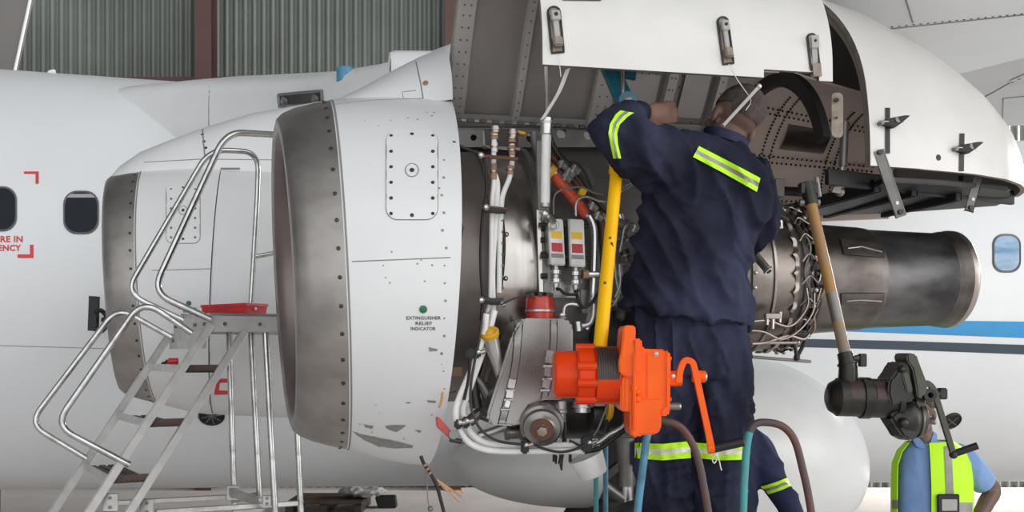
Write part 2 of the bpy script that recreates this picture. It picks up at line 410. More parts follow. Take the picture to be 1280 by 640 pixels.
# grey slanted panel with a white edge, far upper left
mb = MB('panel_dark'); Yp = 11.0
mb.prism([W(-60, -60, Yp), W(37, -60, Yp), W(37, 0, Yp), W(17, 92, Yp), W(12, 175, Yp), W(-60, 175, Yp)], V((0, 0.08, 0)))
gp = thing('grey_panel', 'dark grey slanted panel with a thin white edge in the upper left corner', 'panel', W(-20, 175, Yp).xy.to_3d())
obj('panel_sheet', mb, gp)
mb = MB('white_paint'); mb.tube([W(41, -60, Yp-.02), W(37.5, 0, Yp-.02), W(17.5, 92, Yp-.02), W(12.5, 175, Yp-.02)], 0.016, 8); obj('edge_strip', mb, gp)
mb = MB('panel_dark'); mb.box((W(-30, 175, Yp+.04).x, Yp+.04, W(0, 175, Yp).z/2), 0.25, 0.035, W(0, 175, Yp).z/2); obj('support_leg', mb, gp)

# ================================================================ the airliner
PL = thing('airliner', 'white jet airliner with its outboard engine cowl raised open', 'airplane', AC(1.5, 5.29, 0))
FR, FL = 1.72, 5.29
def fz(s): return 2.47-0.019*(s+1.6)
def fus_pt(s, a, r=FR): return AC(s, FL-r*math.cos(a), fz(s)+r*math.sin(a))
mb = MB('fuselage_paint')
ss = [-9+0.5*i for i in range(46)]
mb.grid([[fus_pt(s, 2*math.pi*k/120) for k in range(120)] for s in ss], True)
fus = obj('fuselage', mb, PL); BF = bvh(fus)
# belly keel line + seams
mb = MB('seam')
mark_line(mb, BF, [(-30, 431), (138, 436)], 0.0025, 'seam', 20)
obj('skin_seam', mb, fus)
mb = MB('blue_stripe')
top = [(985, 392), (1021, 397), (1120, 400), (1280, 402), (1420, 404)]; bot = [(985, 411), (1021, 413), (1120, 416.5), (1280, 422.5), (1420, 428)]
def band(mb, B, top, bot, m, off=0.003):
    for (a, b), (c, d) in zip(zip(top, top[1:]), zip(bot, bot[1:])): mark_quad(mb, B, (a, b, d, c), m, 10, 4, off)
band(mb, BF, top, bot, 'blue_stripe'); obj('stripe', mb, fus, label='bright blue cheatline stripe')
mb = MB('navy_stripe')
band(mb, BF, [(985, 423), (1120, 426), (1280, 431), (1420, 435.5)], [(985, 433.5), (1120, 437), (1280, 443), (1420, 448)], 'navy_stripe'); obj('stripe', mb, fus, label='dark navy cheatline stripe')
def cabin_window(x0, y0, x1, y1, glassm, blind=False):
    f = MB('window_frame'); R = min(x1-x0, y1-y0)*0.38
    o_ = rrect(x0, y0, x1, y1, R, 6); k = 2.6; i_ = rrect(x0+k, y0+k, x1-k, y1-k, R-k*.6, 6)
    ro = [hit(BF, *p, 0.004)[0] for p in o_]; rm = [hit(BF, (a+c)/2, (b+d)/2, 0.014)[0] for (a, b), (c, d) in zip(o_, i_)]; ri = [hit(BF, *p, 0.004)[0] for p in i_]
    f.grid([ro, rm, ri], True); fo = obj('window_frame', f, fus)
    g = MB(glassm); mark_poly(g, BF, i_, glassm, 0.006, 2); obj('window_pane', g, fo)
    if blind:
        g = MB('white_paint'); mark_quad(g, BF, ((x0+8, y0+4.5), (x1-9, y0+4.5), (x1-4, y0+9), (x0+4, y0+9)), 'cloth_grey', 6, 1, 0.008); obj('window_blind', g, fo)
cabin_window(79, 238.5, 124, 293, 'glass', True); cabin_window(-24, 233, 21.5, 289.5, 'glass'); cabin_window(1240, 292.5, 1276, 341, 'glass_blue')
mb = MB('red_marking')
for q in (((30, 214.5), (48.5, 214.5), (48.5, 217.5), (30, 217.5)), ((44.5, 217), (48.5, 217), (48.5, 230), (44.5, 230)),
          ((22, 318), (42, 318), (42, 322.5), (22, 322.5)), ((37.5, 306), (42, 306), (42, 318.5), (37.5, 318.5))): mark_quad(mb, BF, q, 'red_marking', 3, 3, 0.003)
obj('emergency_marking', mb, fus, label='red corner marks')
mb = MB('red_marking'); mark_text(mb, BF, 'HERE IN', -14, 28.5, 295, 302.5, 'red_marking', 0.003, 0, .03); mark_text(mb, BF, 'EMERGENCY', -36, 26.5, 306, 313.5, 'red_marking', 0.003, 0, .03)
obj('emergency_marking', mb, fus, label='red emergency lettering')
# round dark ports and black probe
def port(px, py, r, n=4, flat=1.0):
    p, nn = hit(BF, px, py, 0); Y = p.y; rr = r*Y/F
    mb = MB('dark_metal'); mb.lathe(p, nn, [(-.02, rr), (0.012, rr), (0.018, rr*.9), (0.008, rr*.82), (0.008, 0.001)], 28, 'black', False)
    u = nn.orthogonal().normalized(); v = nn.cross(u)
    for k in range(n): mb.bar(p+nn*.012+u*rr*.8*math.cos(k*math.pi/n)+v*rr*.8*math.sin(k*math.pi/n), p+nn*.012-u*rr*.8*math.cos(k*math.pi/n)-v*rr*.8*math.sin(k*math.pi/n), rr*.035, .004, 'grey_metal', nn, 0)
    obj('round_port', mb, fus)
port(264.5, 519, 16); port(1189, 526, 13, 2)
mb = MB('black'); p = A(118, 371, 3.4); q = A(116.5, 413, 3.4); mb.bar(p, q, .025, .025, 'black')
mb.tube(smooth_path([A(118, 411, 3.36), A(126, 414, 3.36), A(132, 408, 3.38), A(133, 396, 3.4), A(126, 388, 3.38), A(119, 391, 3.36)]), .016, 8)
mb.cyl(A(130, 400, 3.4), A(130, 400, 3.75), .02); obj('probe_mast', mb, fus)
# dorsal blade antenna
mb = MB('white_paint'); p = A(56, 97, FL-.4); u = 1.2*9.0/1300*5
mb.prism([p+V((-.06, 0, -.06)), p+V((.09, 0, -.06)), p+V((.075, 0, .07)), p+V((.03, 0, .06))], V((0, .03, 0)), bev=.004); obj('blade_antenna', mb, fus)

# ---- wing
ZN = [(-1.5, 3.52), (0.8, 3.46), (1.5, 3.47), (2.13, 3.53), (3, 3.66), (4.0, 3.83), (5.2, 3.95)]
def wing_sec(l):
    s0 = 0.18+0.5*(2.13-l)-.75*(max(0, l-2.7)/1.9)**1.6; zn = interp(ZN, l); c = 5.4-0.12*(5-l); k_ = max(0, min(1, (l-1.0)/2))*.16+max(0, l-2.8)*.05
    up_ = [(0, 0), (.004, .045), (.015, .085), (.04, .12), (.1, .17), (.25, .2), (.5, .17), (.8, .07), (1, .01)]
    lo = [(1, -.01), (.8, -.03), (.5, -.06), (.25, -.09), (.1, -.10-k_), (.04, -.09-k_*1.5), (.015, -.065-k_*1.3), (.004, -.035-k_*.6)]
    return [AC(s0+a*c, l, zn+b-.03) for a, b in up_+lo]
mb = MB('white_paint'); ls = [-1.5+.3*i for i in range(24)]
rows = [wing_sec(l) for l in ls]; n = len(rows[0])
k = len(mb.v); mb.v += [p for r in rows for p in r]
for i in range(len(rows)-1):
    for j in range(n):
        mb.f.append((i*n+j, i*n+(j+1) % n, (i+1)*n+(j+1) % n, (i+1)*n+j)); mb.fm.append('white_paint' if j < 7 or j > 10 else 'wing_grey')
mb.add(rows[0], [tuple(range(n))]); mb.add(rows[-1], [tuple(range(n))[::-1]])
wing = obj('wing', mb, PL, angle=50); BW = bvh(wing)
mb = MB('seam')
for ln in ([(1000, 46), (1119, 35), (1300, 16)], [(1125, -25), (1141, 28)], [(1200, 137), (1242, 115), (1300, 82)], [(1252, 168), (1254, 123)], [(1252, 123), (1300, 118)]): mark_line(mb, BW, ln, .0045, 'seam', 8)
for x in range(1070, 1290, 9):
    mark_dot(mb, BW, x, 38-(x-1070)*.1, .006, 'rivet')
mark_poly(mb, BW, [(1262, 100), (1300, 84), (1300, 96), (1262, 108)], 'fairing_grey', .004)
for k in range(4): mark_dot(mb, BW, 1265+k*9, 102-k*4, .008, 'rivet', .004)
obj('panel_seam', mb, wing)
seam_w = MB('seam'); mark_line(seam_w, BW, [(262, 108), (261, 130), (261, 158)], .004, 'seam', 6)
if seam_w.v: obj('panel_seam', seam_w, wing)
# landing light in the leading edge
mb = MB('glass')
q = [(348, 118), (404, 113), (405, 131), (349, 134)]
mark_quad(mb, BW, q, 'dark_metal', 14, 6, .006)
mark_line(mb, BW, [(349, 119), (403, 114), (404, 130), (350, 133)], .012, 'grey_metal', 6, .004, True)
ll_ = obj('landing_light', mb, wing)
for x, y in ((357, 127), (396, 124)):
    h = hit(BW, x, y, .01); mb = MB('grey_metal')
    if h: mb.lathe(h[0], h[1], [(-.01, .035), (.012, .03), (.006, .022), (.0, .002)], 16, 'grey_metal', False); obj('lamp', mb, ll_)
# small blue cap and pipe behind the wing edge
mb = MB('blue_rail'); c = A(432, 92, 2.3); mb.lathe(c-V((0, 0, .05)), UP, [(0, .055), (.075, .055), (.085, .048), (.088, .02)], 20, 'blue_rail'); obj('blue_cap', mb, PL)
mb = MB('white_paint'); c = A(489, 88, 1.55)
mb.lathe(c, AX, [(0, .085), (-.01, .095), (.02, .105), (.5, .13), (.5, .02)], 24, 'white_paint', False); mb.lathe(c, AX, [(.0, .085), (.25, .075), (.25, .001)], 24, 'black', False)
obj('wing_intake', mb, PL)

# ---- nacelle nose cowls (two engines): lofted rings, near point at angle 0
EZ = 2.19
PRO = [(.30, .47, 0, 0, 0), (.0, .485, .0, .03, 0), (-.10, .50, .03, .045, 0), (-.165, .52, .055, .05, 0), (-.195, .545, .065, .055, 0), (-.205, .568, .065, .055, 0),
       (-.198, .592, .06, .055, 0), (-.175, .612, .05, .055, 0), (-.13, .632, .035, .055, 0), (-.06, .652, .015, .052, 0), (0, .665, .0, .05, 0),
       (.08, .684, 0, .03, -.002), (.18, .703, 0, 0, -.005), (.28, .716, 0, -.025, -.009), (.37, .722, 0, -.044, -.012)]
def ring_pt(pr, a, dz=0, off=V((0, 0, 0)), lift=0.0):
    s, r, ky, kp, zc = pr; r += lift
    l_, h_ = -r*math.cos(a), r*math.sin(a)
    return AC(s+ky*(-l_)-kp*h_, l_, EZ+zc+h_)+off
NSEG = 112
def rings(prs, off=V((0, 0, 0))): return [[ring_pt(p, 2*math.pi*k/NSEG, 0, off) for k in range(NSEG)] for p in prs]
IN_OFF = AX*(-.945)+NX*2.13+UP*.085
def nacelle(off, detail):
    lip = MB('lip_metal'); lip.grid(rings(PRO[:5], off), True, m='lip_inside'); lip.grid(rings(PRO[4:11], off), True, m='lip_metal')
    for k in range(44):      # rivet row along the seam
        a = 2*math.pi*(k+.5)/44; p = ring_pt((-.022, .6605, .004, .051, 0), a, 0, off, 0); q = ring_pt((-.022, .6605, .004, .051, 0), a, 0, off, .01); nn = (q-p).normalized()
        lip.lathe(p, nn, [(-.002, .0075), (.0015, .0075), (.003, .004)], 8, 'rivet')
    lo = obj('inlet_lip', lip, PL, angle=50)
    c = MB('white_paint'); c.grid(rings(PRO[10:], off), True)
    e = PRO[-1]; c.grid(rings([e, (e[0], e[1]-.02, 0, e[3], e[4]), (e[0]-.05, e[1]-.022, 0, e[3], e[4])], off), True, m='edge_tan')
    c.grid(rings([(.004, .667, 0, .05, 0), (.004, .668, 0, .05, 0), (.010, .669, 0, .049, 0), (.010, .667, 0, .049, 0)], off), True, m='seam')
    co = obj('inlet_cowl', c, PL, angle=50)
    f = MB('dark_metal'); C0 = AC(.28, 0, EZ)+off
    f.lathe(C0, AX, [(0, .49), (.0, .1)], 40, 'dark_metal', False)
    for k in range(28):
        a = 2*math.pi*k/28; d = UP*math.sin(a)-NX*math.cos(a); t = AX.cross(d)
        f.prism([C0-AX*.01+d*.1-t*.012, C0-AX*.01+d*.47-t*.03, C0-AX*.06+d*.47+t*.03, C0-AX*.06+d*.1+t*.02], AX*-.006, 'grey_metal')
    f.lathe(C0, -AX, [(0, .12), (.1, .1), (.2, .05), (.24, .002)], 28, 'grey_metal', False)
    obj('inlet_fan', f, PL)
    return lo, co
lip, cowl = nacelle(V((0, 0, 0)), True)
lip2, cowl2 = nacelle(IN_OFF, False)
# inner engine: closed fan cowl aft of its nose cowl
mb = MB('white_paint'); T = [(.375, .722, 0, -.044, -.012), (.38, .716, 0, -.044, -.012), (.39, .722, 0, -.044, -.012), (.7, .735, 0, 0, -.02), (1.2, .73, 0, 0, -.02), (1.8, .62, 0, 0, .02), (2.4, .42, 0, 0, .05), (2.6, .34, 0, 0, .05), (2.58, .30, 0, 0, .05), (2.0, .28, 0, 0, .05)]
mb.grid(rings(T, IN_OFF), True); fan2 = obj('fan_cowl', mb, PL, angle=60)
mb = MB('nozzle_metal'); mb.lathe(AC(2.1, 0, EZ+.05)+IN_OFF, AX, [(0, .27), (1.0, .23), (1.0, .215), (.1, .2)], 40, None, False); obj('exhaust_nozzle', mb, PL)
BC = bvh(cowl, lip); BC2 = bvh(cowl2, lip2, fan2)
# markings on the outboard nose cowl
def access_panel(B, x0, y0, x1, y1, parent, r, skew=0):
    P_ = [(x+skew*(y-y0), y) for x, y in rrect(x0, y0, x1, y1, r)]
    mb = MB('white_paint'); mark_poly(mb, B, P_, 'white_paint', .004, 2); mark_line(mb, B, P_, .0022*(1 if B is BC else 1.2), 'seam', 5, .001, True)
    for t in range(6):
        y = y0+7+(y1-y0-14)*t/5
        for x in (x0+6, x1-6): mark_dot(mb, B, x+skew*(y-y0), y, .0062, 'rivet' if B is BC else 'rivet_soft', .003, .003)
    for y in (y0+5, y1-5): mark_dot(mb, B, (x0+x1)/2+skew*(y-y0), y, .007, 'rivet', .003, .003)
    cx, cy = (x0+x1)/2, y0+(y1-y0)*.45
    rr = (x1-x0)*.13
    mark_line(mb, B, [(cx+rr*math.cos(t*.524), cy+rr*math.sin(t*.524)) for t in range(12)], .0015, 'seam', 3, .004, True); mark_dot(mb, B, cx, cy, .008, 'rivet', .004, .003)
    obj('access_panel', mb, parent)
access_panel(BC, 483, 163.5, 547, 274.5, cowl, 14); access_panel(BC2, 208, 230, 250, 304, cowl2, 8)
def seam(B, pts, r, parent, step=6):
    mb = MB('seam'); mark_line(mb, B, pts, r, 'seam', step)
    if mb.v: return obj('panel_seam', mb, parent)
seam(BC, [(440, 327), (500, 324.5), (563, 322)], .0018, cowl); seam(BC2, [(190, 338), (263, 336)], .002, cowl2); seam(BC2, [(262, 440), (262, 505)], .002, fan2, 8)
mb = MB('ink')
for body, x0, x1, yt, yb in (('EXTINGUISHER', 508, 551, 395.2, 399.3), ('RELIEF', 519.5, 540, 402, 406), ('INDICATOR', 513.5, 544.5, 408.6, 412.6)): mark_text(mb, BC, body, x0, x1, yt, yb, 'ink', .002)
mark_dot(mb, BC, 529, 386.5, .013, 'green_dot', .001, .004, 16)
obj('indicator_marking', mb, cowl, label='black relief indicator lettering under a green disc')
mb = MB('ink')
for body, x0, x1, yt, yb in (('EXTINGUISHER', 223, 246, 384, 386.6), ('RELIEF', 229, 241, 388, 390.6), ('INDICATOR', 226, 244, 392, 394.6)): mark_text(mb, BC2, body, x0, x1, yt, yb, 'ink', .002)
mark_dot(mb, BC2, 236, 379, .013, 'green_dot', .001, .004, 16); obj('indicator_marking', mb, cowl2)
mb = MB('red_marking'); mark_poly(mb, BC2, [(268, 490), (271, 476), (275, 473.5), (292.5, 473), (291, 492.5), (268, 493)], 'red_marking', .003, 2)
mark_poly(mb, BC2, [(274, 487), (275, 478), (288, 477), (287, 487.5)], 'label_white', .005, 1); obj('placard', mb, fan2, label='red placard with a white centre')
mb = MB('worn_grey'); R_ = random.Random(3)
def ragged(pts, j):
    P_ = []
    for (a, b), (c, d) in zip(pts, pts[1:]+pts[:1]):
        for k in range(4): P_.append((a+(c-a)*k/4+R_.uniform(-j, j), b+(d-b)*k/4+R_.uniform(-j*.5, j*.5)))
    return P_
for pts, j in (([(440, 538.5), (452, 543), (474, 547), (497, 552), (517, 556.5), (515, 560), (494, 560), (473, 558), (455, 550)], .8), ([(481, 532), (507, 531), (504, 535), (495, 540), (484, 536)], .9), ([(454, 530), (467, 532.5), (465, 536), (457, 534)], .6),
               ([(536, 434), (547, 436.5), (546, 439), (536, 439)], .6), ([(533, 500), (545, 501), (544, 503.5), (535, 503)], .5), ([(506, 503), (514, 502), (511, 504.5)], .3), ([(518, 537), (527, 538), (525, 541)], .4)):
    mb = MB('worn_grey'); mark_poly(mb, BC, ragged(pts, j), 'worn_grey', .0012, 1); obj('paint_chip', mb, cowl)
mb = MB('worn_grey')
for k in range(26): mark_dot(mb, BC, R_.uniform(445, 556), R_.choice([R_.uniform(140, 160), R_.uniform(324, 334), R_.uniform(480, 560), R_.uniform(160, 480)]), R_.uniform(.002, .004), 'worn_grey', 0, .001)
for k in range(14): mark_dot(mb, BC, 555+R_.uniform(-2, 4)-abs(k-7)*.5, 200+k*22, R_.uniform(.003, .006), 'worn_grey', 0, .001)
obj('paint_speckle', mb, cowl)
# pylon fairings above both nacelles
def pylon(ridge, l0, w0, w1, zb, name='pylon_fairing'):
    rows = []; n = 24
    for i, (s, z) in enumerate(ridge):
        t = i/(len(ridge)-1); w_ = lerp(w0, w1, t**.6)
        rows.append([AC(s, l0-w_*math.cos(math.pi*k/n)*(1+.25*(1-math.sin(math.pi*k/n))), zb+(z-zb)*math.sin(math.pi*k/n)**.75) for k in range(n+1)])
    mb = MB('white_paint'); mb.grid(rows); mb.add(rows[0], [tuple(range(n+1))]); mb.add(rows[-1], [tuple(range(n+1))[::-1]])
    return obj(name, mb, PL, angle=60)
def rid(pts, l): return [(toA(A(x, y, l))[0], A(x, y, l).z) for x, y in pts]
py1 = pylon(rid([(408, 133), (424, 127), (445, 117), (470, 103), (495, 89), (520, 76), (540, 68), (548, 65)], 0), 0, .10, .30, EZ+.62)
py2 = pylon(rid([(140, 225), (154, 208), (178, 191), (210, 178), (256, 161), (315, 143), (406, 127), (450, 121)], 2.13), 2.13, .14, .34, EZ+.55+.085)
BP = bvh(py1, cowl); BP2 = bvh(py2, cowl2, fan2)
seam(BP, [(520, 77), (526, 105), (529, 123)], .0025, py1, 4); seam(BP, [(412, 131), (470, 125), (528, 123)], .0015, py1); seam(BP, [(504, 122), (503, 115), (520, 113)], .0015, py1)
mb = MB('tan_tape'); mark_dot(mb, BP, 532, 104, .011, 'tan_tape', 0, .004); obj('sealed_plug', mb, py1)
seam(BP2, [(253.5, 162), (254.5, 180), (257, 203)], .004, py2, 4); seam(BP2, [(180, 203), (250, 199), (345, 200)], .0025, py2); seam(BP2, [(276, 211), (300, 211)], .006, py2)
for x, y in ((253, 168), (257, 185), (255, 177)): mb = MB('rivet'); mark_dot(mb, BP2, x, y, .010, 'rivet'); obj('rivet_head', mb, py2)

# ---- raised cowl door: one C-shaped shell hinged on the engine's top line
ARC = smooth_path([(-.85, 2.82, 0), (-.845, 2.93, 0), (-.82, 3.03, 0), (-.77, 3.13, 0), (-.68, 3.225, 0), (-.55, 3.285, 0), (-.42, 3.27, 0), (-.30, 3.195, 0), (-.17, 3.055, 0), (-.05, 2.91, 0), (.04, 2.83, 0)], 4)
SS = [.42, .52, .615]+[.62+.0505*i for i in range(1, 21)]
def notch(i, j):
    s = (SS[i]+SS[i+1])/2
    return (s < .62 and j < 18) or (j < 1 and 1.36 < s < 1.56)
mb = MB('door_paint'); mb.shell([[AC(s, p.x, p.y) for p in ARC] for s in SS], .018, 'door_paint', 'inner_skin', 'edge_tan', notch)
door = obj('cowl_door', mb, PL, angle=40); BD = bvh(door)
def arc_at(s, a, b, lift=0.0, n=None):
    """points along the door arc between indices a and b, lifted off its inner face"""
    P_ = []
    for j in range(a, b+1):
        t = (ARC[min(j+1, len(ARC)-1)]-ARC[max(j-1, 0)]).normalized(); nn = V((t.y, -t.x, 0))
        if nn.dot(V((-.4, 2.7, 0))-ARC[j]) < 0: nn = -nn
        q = ARC[j]+nn*(.018+lift); P_.append(AC(s, q.x, q.y))
    return P_
last = len(ARC)-1
def rib(s0, s1, h, a=4, name='door_rib', m='rib_grey', b=None):
    mb = MB(m); b = b or last
    rows = [arc_at(s0, a, b, -.004), arc_at(s0+.006, a, b, h), arc_at(s1-.006, a, b, h), arc_at(s1, a, b, -.004)]
    mb.grid(rows)
    for q in (0, 1):
        e = [r[-q] for r in rows]; mb.add(e, [(0, 1, 2, 3)])
    for j in range(1, len(rows[0])-1):
        for ss_ in (.3, .7) if s1-s0 > .05 else (.5,):
            p = rows[1][j].lerp(rows[2][j], ss_)
            nn = (rows[1][j]-rows[0][j]).normalized(); mb.lathe(p, nn, [(-.002, .0042), (.002, .0035), (.0028, .0015)], 6, 'rivet_soft')
    return obj(name, mb, door, angle=40)
rib(.425, .50, .012, 18); rib(.685, .725, .022, 4); rib(1.0, 1.09, .02); rib(1.29, 1.34, .03); rib(1.50, 1.545, .04, 8)
# frame sill and hinge line
mb = MB('rib_grey')
a0, b0 = last-5, last
mb.grid([arc_at(s, last-2, last, .014) for s in (.43, 1.0, 1.6)]); obj('door_sill', mb, door)
mb = MB('rib_grey'); hb = [AC(.43, -.02, 2.815), AC(1.6, -.02, 2.805)]
for k in range(46):
    p = hb[0].lerp(hb[1], (k+.5)/46); q = (hb[1]-hb[0])*(.38/46); mb.cyl(p-q-NX*.012, p+q-NX*.012, .008, None, 8, 'bright_metal' if k % 2 == 0 else 'grey_metal')
obj('piano_hinge', mb, door)
# panel of rivets and lighter patch on inner skin
mb = MB('rib_grey')
for s0, s1 in ((1.10, 1.28), (1.36, 1.49)):
    for s in [s0+.03*i for i in range(int((s1-s0)/.03)+1)]:
        for j in range(last-14, last-1, 1):
            if random.random() < .8: p = arc_at(s, j, j, .0)[0]; mb.ball(p, .004, 'rivet', 3)
obj('rivet_pattern', mb, door)['kind'] = 'stuff'
mb = MB('rib_grey'); mb.grid([arc_at(s, last-7, last-4, .006) for s in (1.12, 1.27)]); obj('stiffener_plate', mb, door)
mb = MB('rib_grey'); mb.grid([arc_at(s, last-10, last-3, .012) for s in (1.37, 1.48)]); obj('stiffener_plate', mb, door)
mb = MB('white_paint'); mb.grid([arc_at(s, last-10, last-8, .008) for s in (1.115, 1.165)], m='label_white'); obj('inspection_hole', mb, door, label='pale rounded opening')
# latches on the free edge
def latch(px0, py0, px1, py1, wpx):
    B = BD; d = V((px1-px0, py1-py0, 0)).normalized(); n_ = V((-d.y, d.x, 0)); hw = wpx/2
    def cor(t, s_): return (px0+(px1-px0)*t+n_.x*s_*hw, py0+(py1-py0)*t+n_.y*s_*hw)
    L_ = math.hypot(px1-px0, py1-py0)
    P_ = [cor(0, 0)]
    outline = []
    for k in range(7):
        a = math.pi*k/6; outline.append((px0-d.x*hw*math.sin(a)*.9+n_.x*hw*math.cos(a), py0-d.y*hw*math.sin(a)*.9+n_.y*hw*math.cos(a)))
    outline += [cor(1, -1), cor(1, 1)]
    mb = MB('edge_tan'); mark_poly(mb, B, outline, 'edge_tan', .003, 1); mark_line(mb, B, outline, .004, 'dark_metal', 5, .003, True); fo = obj('latch', mb, door)
    mb = MB('grey_metal'); p0, nn = hit(B, *cor(.06, .0), .012); p1, _ = hit(B, *cor(.9, .0), .012); wv = (p1-p0).cross(nn).normalized()
    r = hw*3.45/F*.6; a, b = p0, p1; dd = (b-a).normalized(); Lm = (b-a).length
    mb.box(a+dd*Lm*.1+nn*.006, Lm*.14, r*1.25, .008, 'cloth_grey', .003, 1, dd, None, nn); mb.box(a+dd*Lm*.48, Lm*.3, r*.8, .005, 'cloth_grey', .003, 1, dd, None, nn)
    mb.box(a+dd*Lm*.85+nn*.004, Lm*.14, r*1.3, .010, 'edge_tan', .004, 2, dd, None, nn); mb.cyl(a+dd*Lm*.1, a+dd*Lm*.1+nn*.018, r*.5, None, 10, 'black')
    obj('latch_lever', mb, fo)
latch(692, 16, 697, 66, 15); latch(903, 28, 910, 80, 13); latch(1014, 48, 1020, 96, 11)
mb = MB('dark_metal'); mark_quad(mb, BD, ((703, -4), (751, -4), (751, 1.8), (703, 1.2)), 'dark_metal', 8, 2, .004); obj('vent_slot', mb, door)
# edge plate, wires and retaining rod hanging from the door
mb = MB('bright_metal'); mb.tube(smooth_path([A(911, 80, -.87), A(922, 100, -.87), A(936, 120, -.87), A(938, 128, -.87), A(932, 138, -.88)]), .0016, 6)
mb.tube(smooth_path([A(698, 68, -.86), A(700, 85, -.86), A(701, 96, -.86)]), .0014, 6)
obj('lanyard', mb, door)
mb = MB('tan_tape'); a, b = A(949, 108, -.88), A(904, 157, -.9); mb.bar(a, b, .0055, .003, 'cloth_grey', V((0, -1, 0)), .002); mb.ball(a, .009, 'bright_metal', 6); obj('retaining_rod', mb, door)
mb = MB('edge_tan'); P_ = [A(x, y, -.60) for x, y in rrect(1039, 115.5, 1054, 172, 6)]; mb.prism(P_, V((.003, .012, 0)), 'edge_tan', .002); mb.cyl(A(1046, 125, -.615), A(1046, 125, -.585), .008, None, 10, 'dark_metal'); mb.cyl(A(1046, 147, -.612), A(1046, 147, -.585), .004, None, 10, 'dark_metal'); obj('link_plate', mb, door)

# ---- hinge beam with lightening holes, arch frame, bronze liner
mb = MB('rib_grey')
def beam_with_holes(mb, x0, x1, y0, y1, l, holes, m):
    """plate in the plane l with real round holes, as a strip of rings"""
    xs = [x0]+[(a[0]+b[0])/2 for a, b in zip(holes, holes[1:])]+[x1]
    for (hx, hy, hr), xa, xb in zip(holes, xs, xs[1:]):
        n = 24; inner, outer = [], []
        for k in range(n):
            a = 2*math.pi*k/n; c, s_ = math.cos(a), math.sin(a); inner.append((hx+hr*c, hy+hr*s_))
            t = min(((xb if c > 0 else xa)-hx)/c if abs(c) > 1e-6 else 1e9, ((y1 if s_ > 0 else y0)-hy)/s_ if abs(s_) > 1e-6 else 1e9); outer.append((hx+t*c, hy+t*s_))
        for cx_, cy_ in ((xa, y0), (xb, y0), (xb, y1), (xa, y1)):
            k = min(range(n), key=lambda q: (outer[q][0]-cx_)**2+(outer[q][1]-cy_)**2); outer[k] = (cx_, cy_)
        mb.grid([[A(*p, l) for p in outer], [A(*p, l) for p in inner], [A(*p, l)+NX*.03 for p in inner]], True, False, m)
beam_with_holes(mb, 566, 800, 161, 184, -.02, [(592, 172, 4), (632, 172, 5), (665, 172, 7), (702.5, 167, 6.5), (736, 168.5, 6), (775, 170, 6)], 'grey_metal')
mb.prism([A(566, 160, -.02), A(800, 160, -.02), A(800, 156, .04), A(566, 156, .04)], V((0, 0, -.006)), 'grey_metal')
obj('hinge_beam', mb, PL)
mb = MB('rib_grey')
def arch(s, r, a, cz=2.6, cl=0.02, ky=.92): return AC(s, cl+r*math.cos(a), cz+ky*r*math.sin(a))
n = 36; AA = [math.radians(-12+117*k/n) for k in range(n+1)]
def arch_frame(s0, s1, r0, r1, m, name, rv=True):
    mb = MB(m); mb.grid([[arch(s, r, a) for a in AA] for s, r in ((s0, r0), (s0, r1), (s1, r1), (s1, r0))], False, True)
    for e in (0, -1): mb.add([arch(s, r, AA[e]) for s, r in ((s0, r0), (s0, r1), (s1, r1), (s1, r0))], [(0, 1, 2, 3)])
    if rv:
        for k in range(1, n): mb.lathe(arch(s0, (r0+r1)/2, AA[k]), -AX, [(-.001, .006), (.003, .005), (.004, .002)], 6, 'rivet')
    return obj(name, mb, PL)
arch_frame(1.60, 1.63, .50, .60, 'rib_grey', 'arch_frame'); arch_frame(1.56, 1.59, .60, .63, 'dark_metal', 'arch_seal', False)
AF = AA; AA = [math.radians(-12+178*k/n) for k in range(n+1)]; arch_frame(1.80, 1.83, .45, .515, 'black', 'arch_seal', False); AA = AF
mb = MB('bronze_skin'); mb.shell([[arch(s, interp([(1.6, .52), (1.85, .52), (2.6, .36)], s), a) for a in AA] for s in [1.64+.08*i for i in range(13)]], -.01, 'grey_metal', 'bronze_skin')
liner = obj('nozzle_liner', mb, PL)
mb = MB('rivet')
def lp(s, a, dr=-.006): return arch(s, interp([(1.6, .52), (1.85, .52), (2.6, .36)], s)-.010+dr, a)
def ldot(s, a): mb.ball(lp(s, a), .0055, 'rivet', 4)
for s in [1.86+.022*i for i in range(30)]:
    for a in (2, 26, 30, 58, 62): ldot(s, math.radians(a))
for a in [0+2.4*i for i in range(32)]:
    for s in (1.98, 2.02, 2.28, 2.32): ldot(s, math.radians(a))
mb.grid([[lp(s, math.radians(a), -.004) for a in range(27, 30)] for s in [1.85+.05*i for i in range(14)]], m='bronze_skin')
mb.grid([[lp(s, math.radians(a), d) for a, d in ((35, 0), (37, -.02), (50, -.02), (53, 0))] for s in (2.05, 2.25)], m='hot_metal')
obj('liner_stiffener', mb, liner)
# far side closing wall under the wing so the nacelle top is a body
mb = MB('case_brown'); mb.prism([AC(.40, .06, 2.79), AC(1.75, .06, 2.77), AC(1.75, .06, 2.36), AC(.95, .06, 2.40), AC(.40, .06, 2.55)], NX*.25, 'dark_brown', .01); obj('pylon_beam', mb, PL)
mb = MB('inner_skin')
mb.shell([[AC(s, l, z) for l, z in ((.05, 2.83), (.12, 3.0), (.3, 3.2), (.45, 3.42))] for s in (.62, .9, 1.2, 1.6)], -.015, 'inner_skin', 'white_paint'); obj('far_cowl', mb, PL)

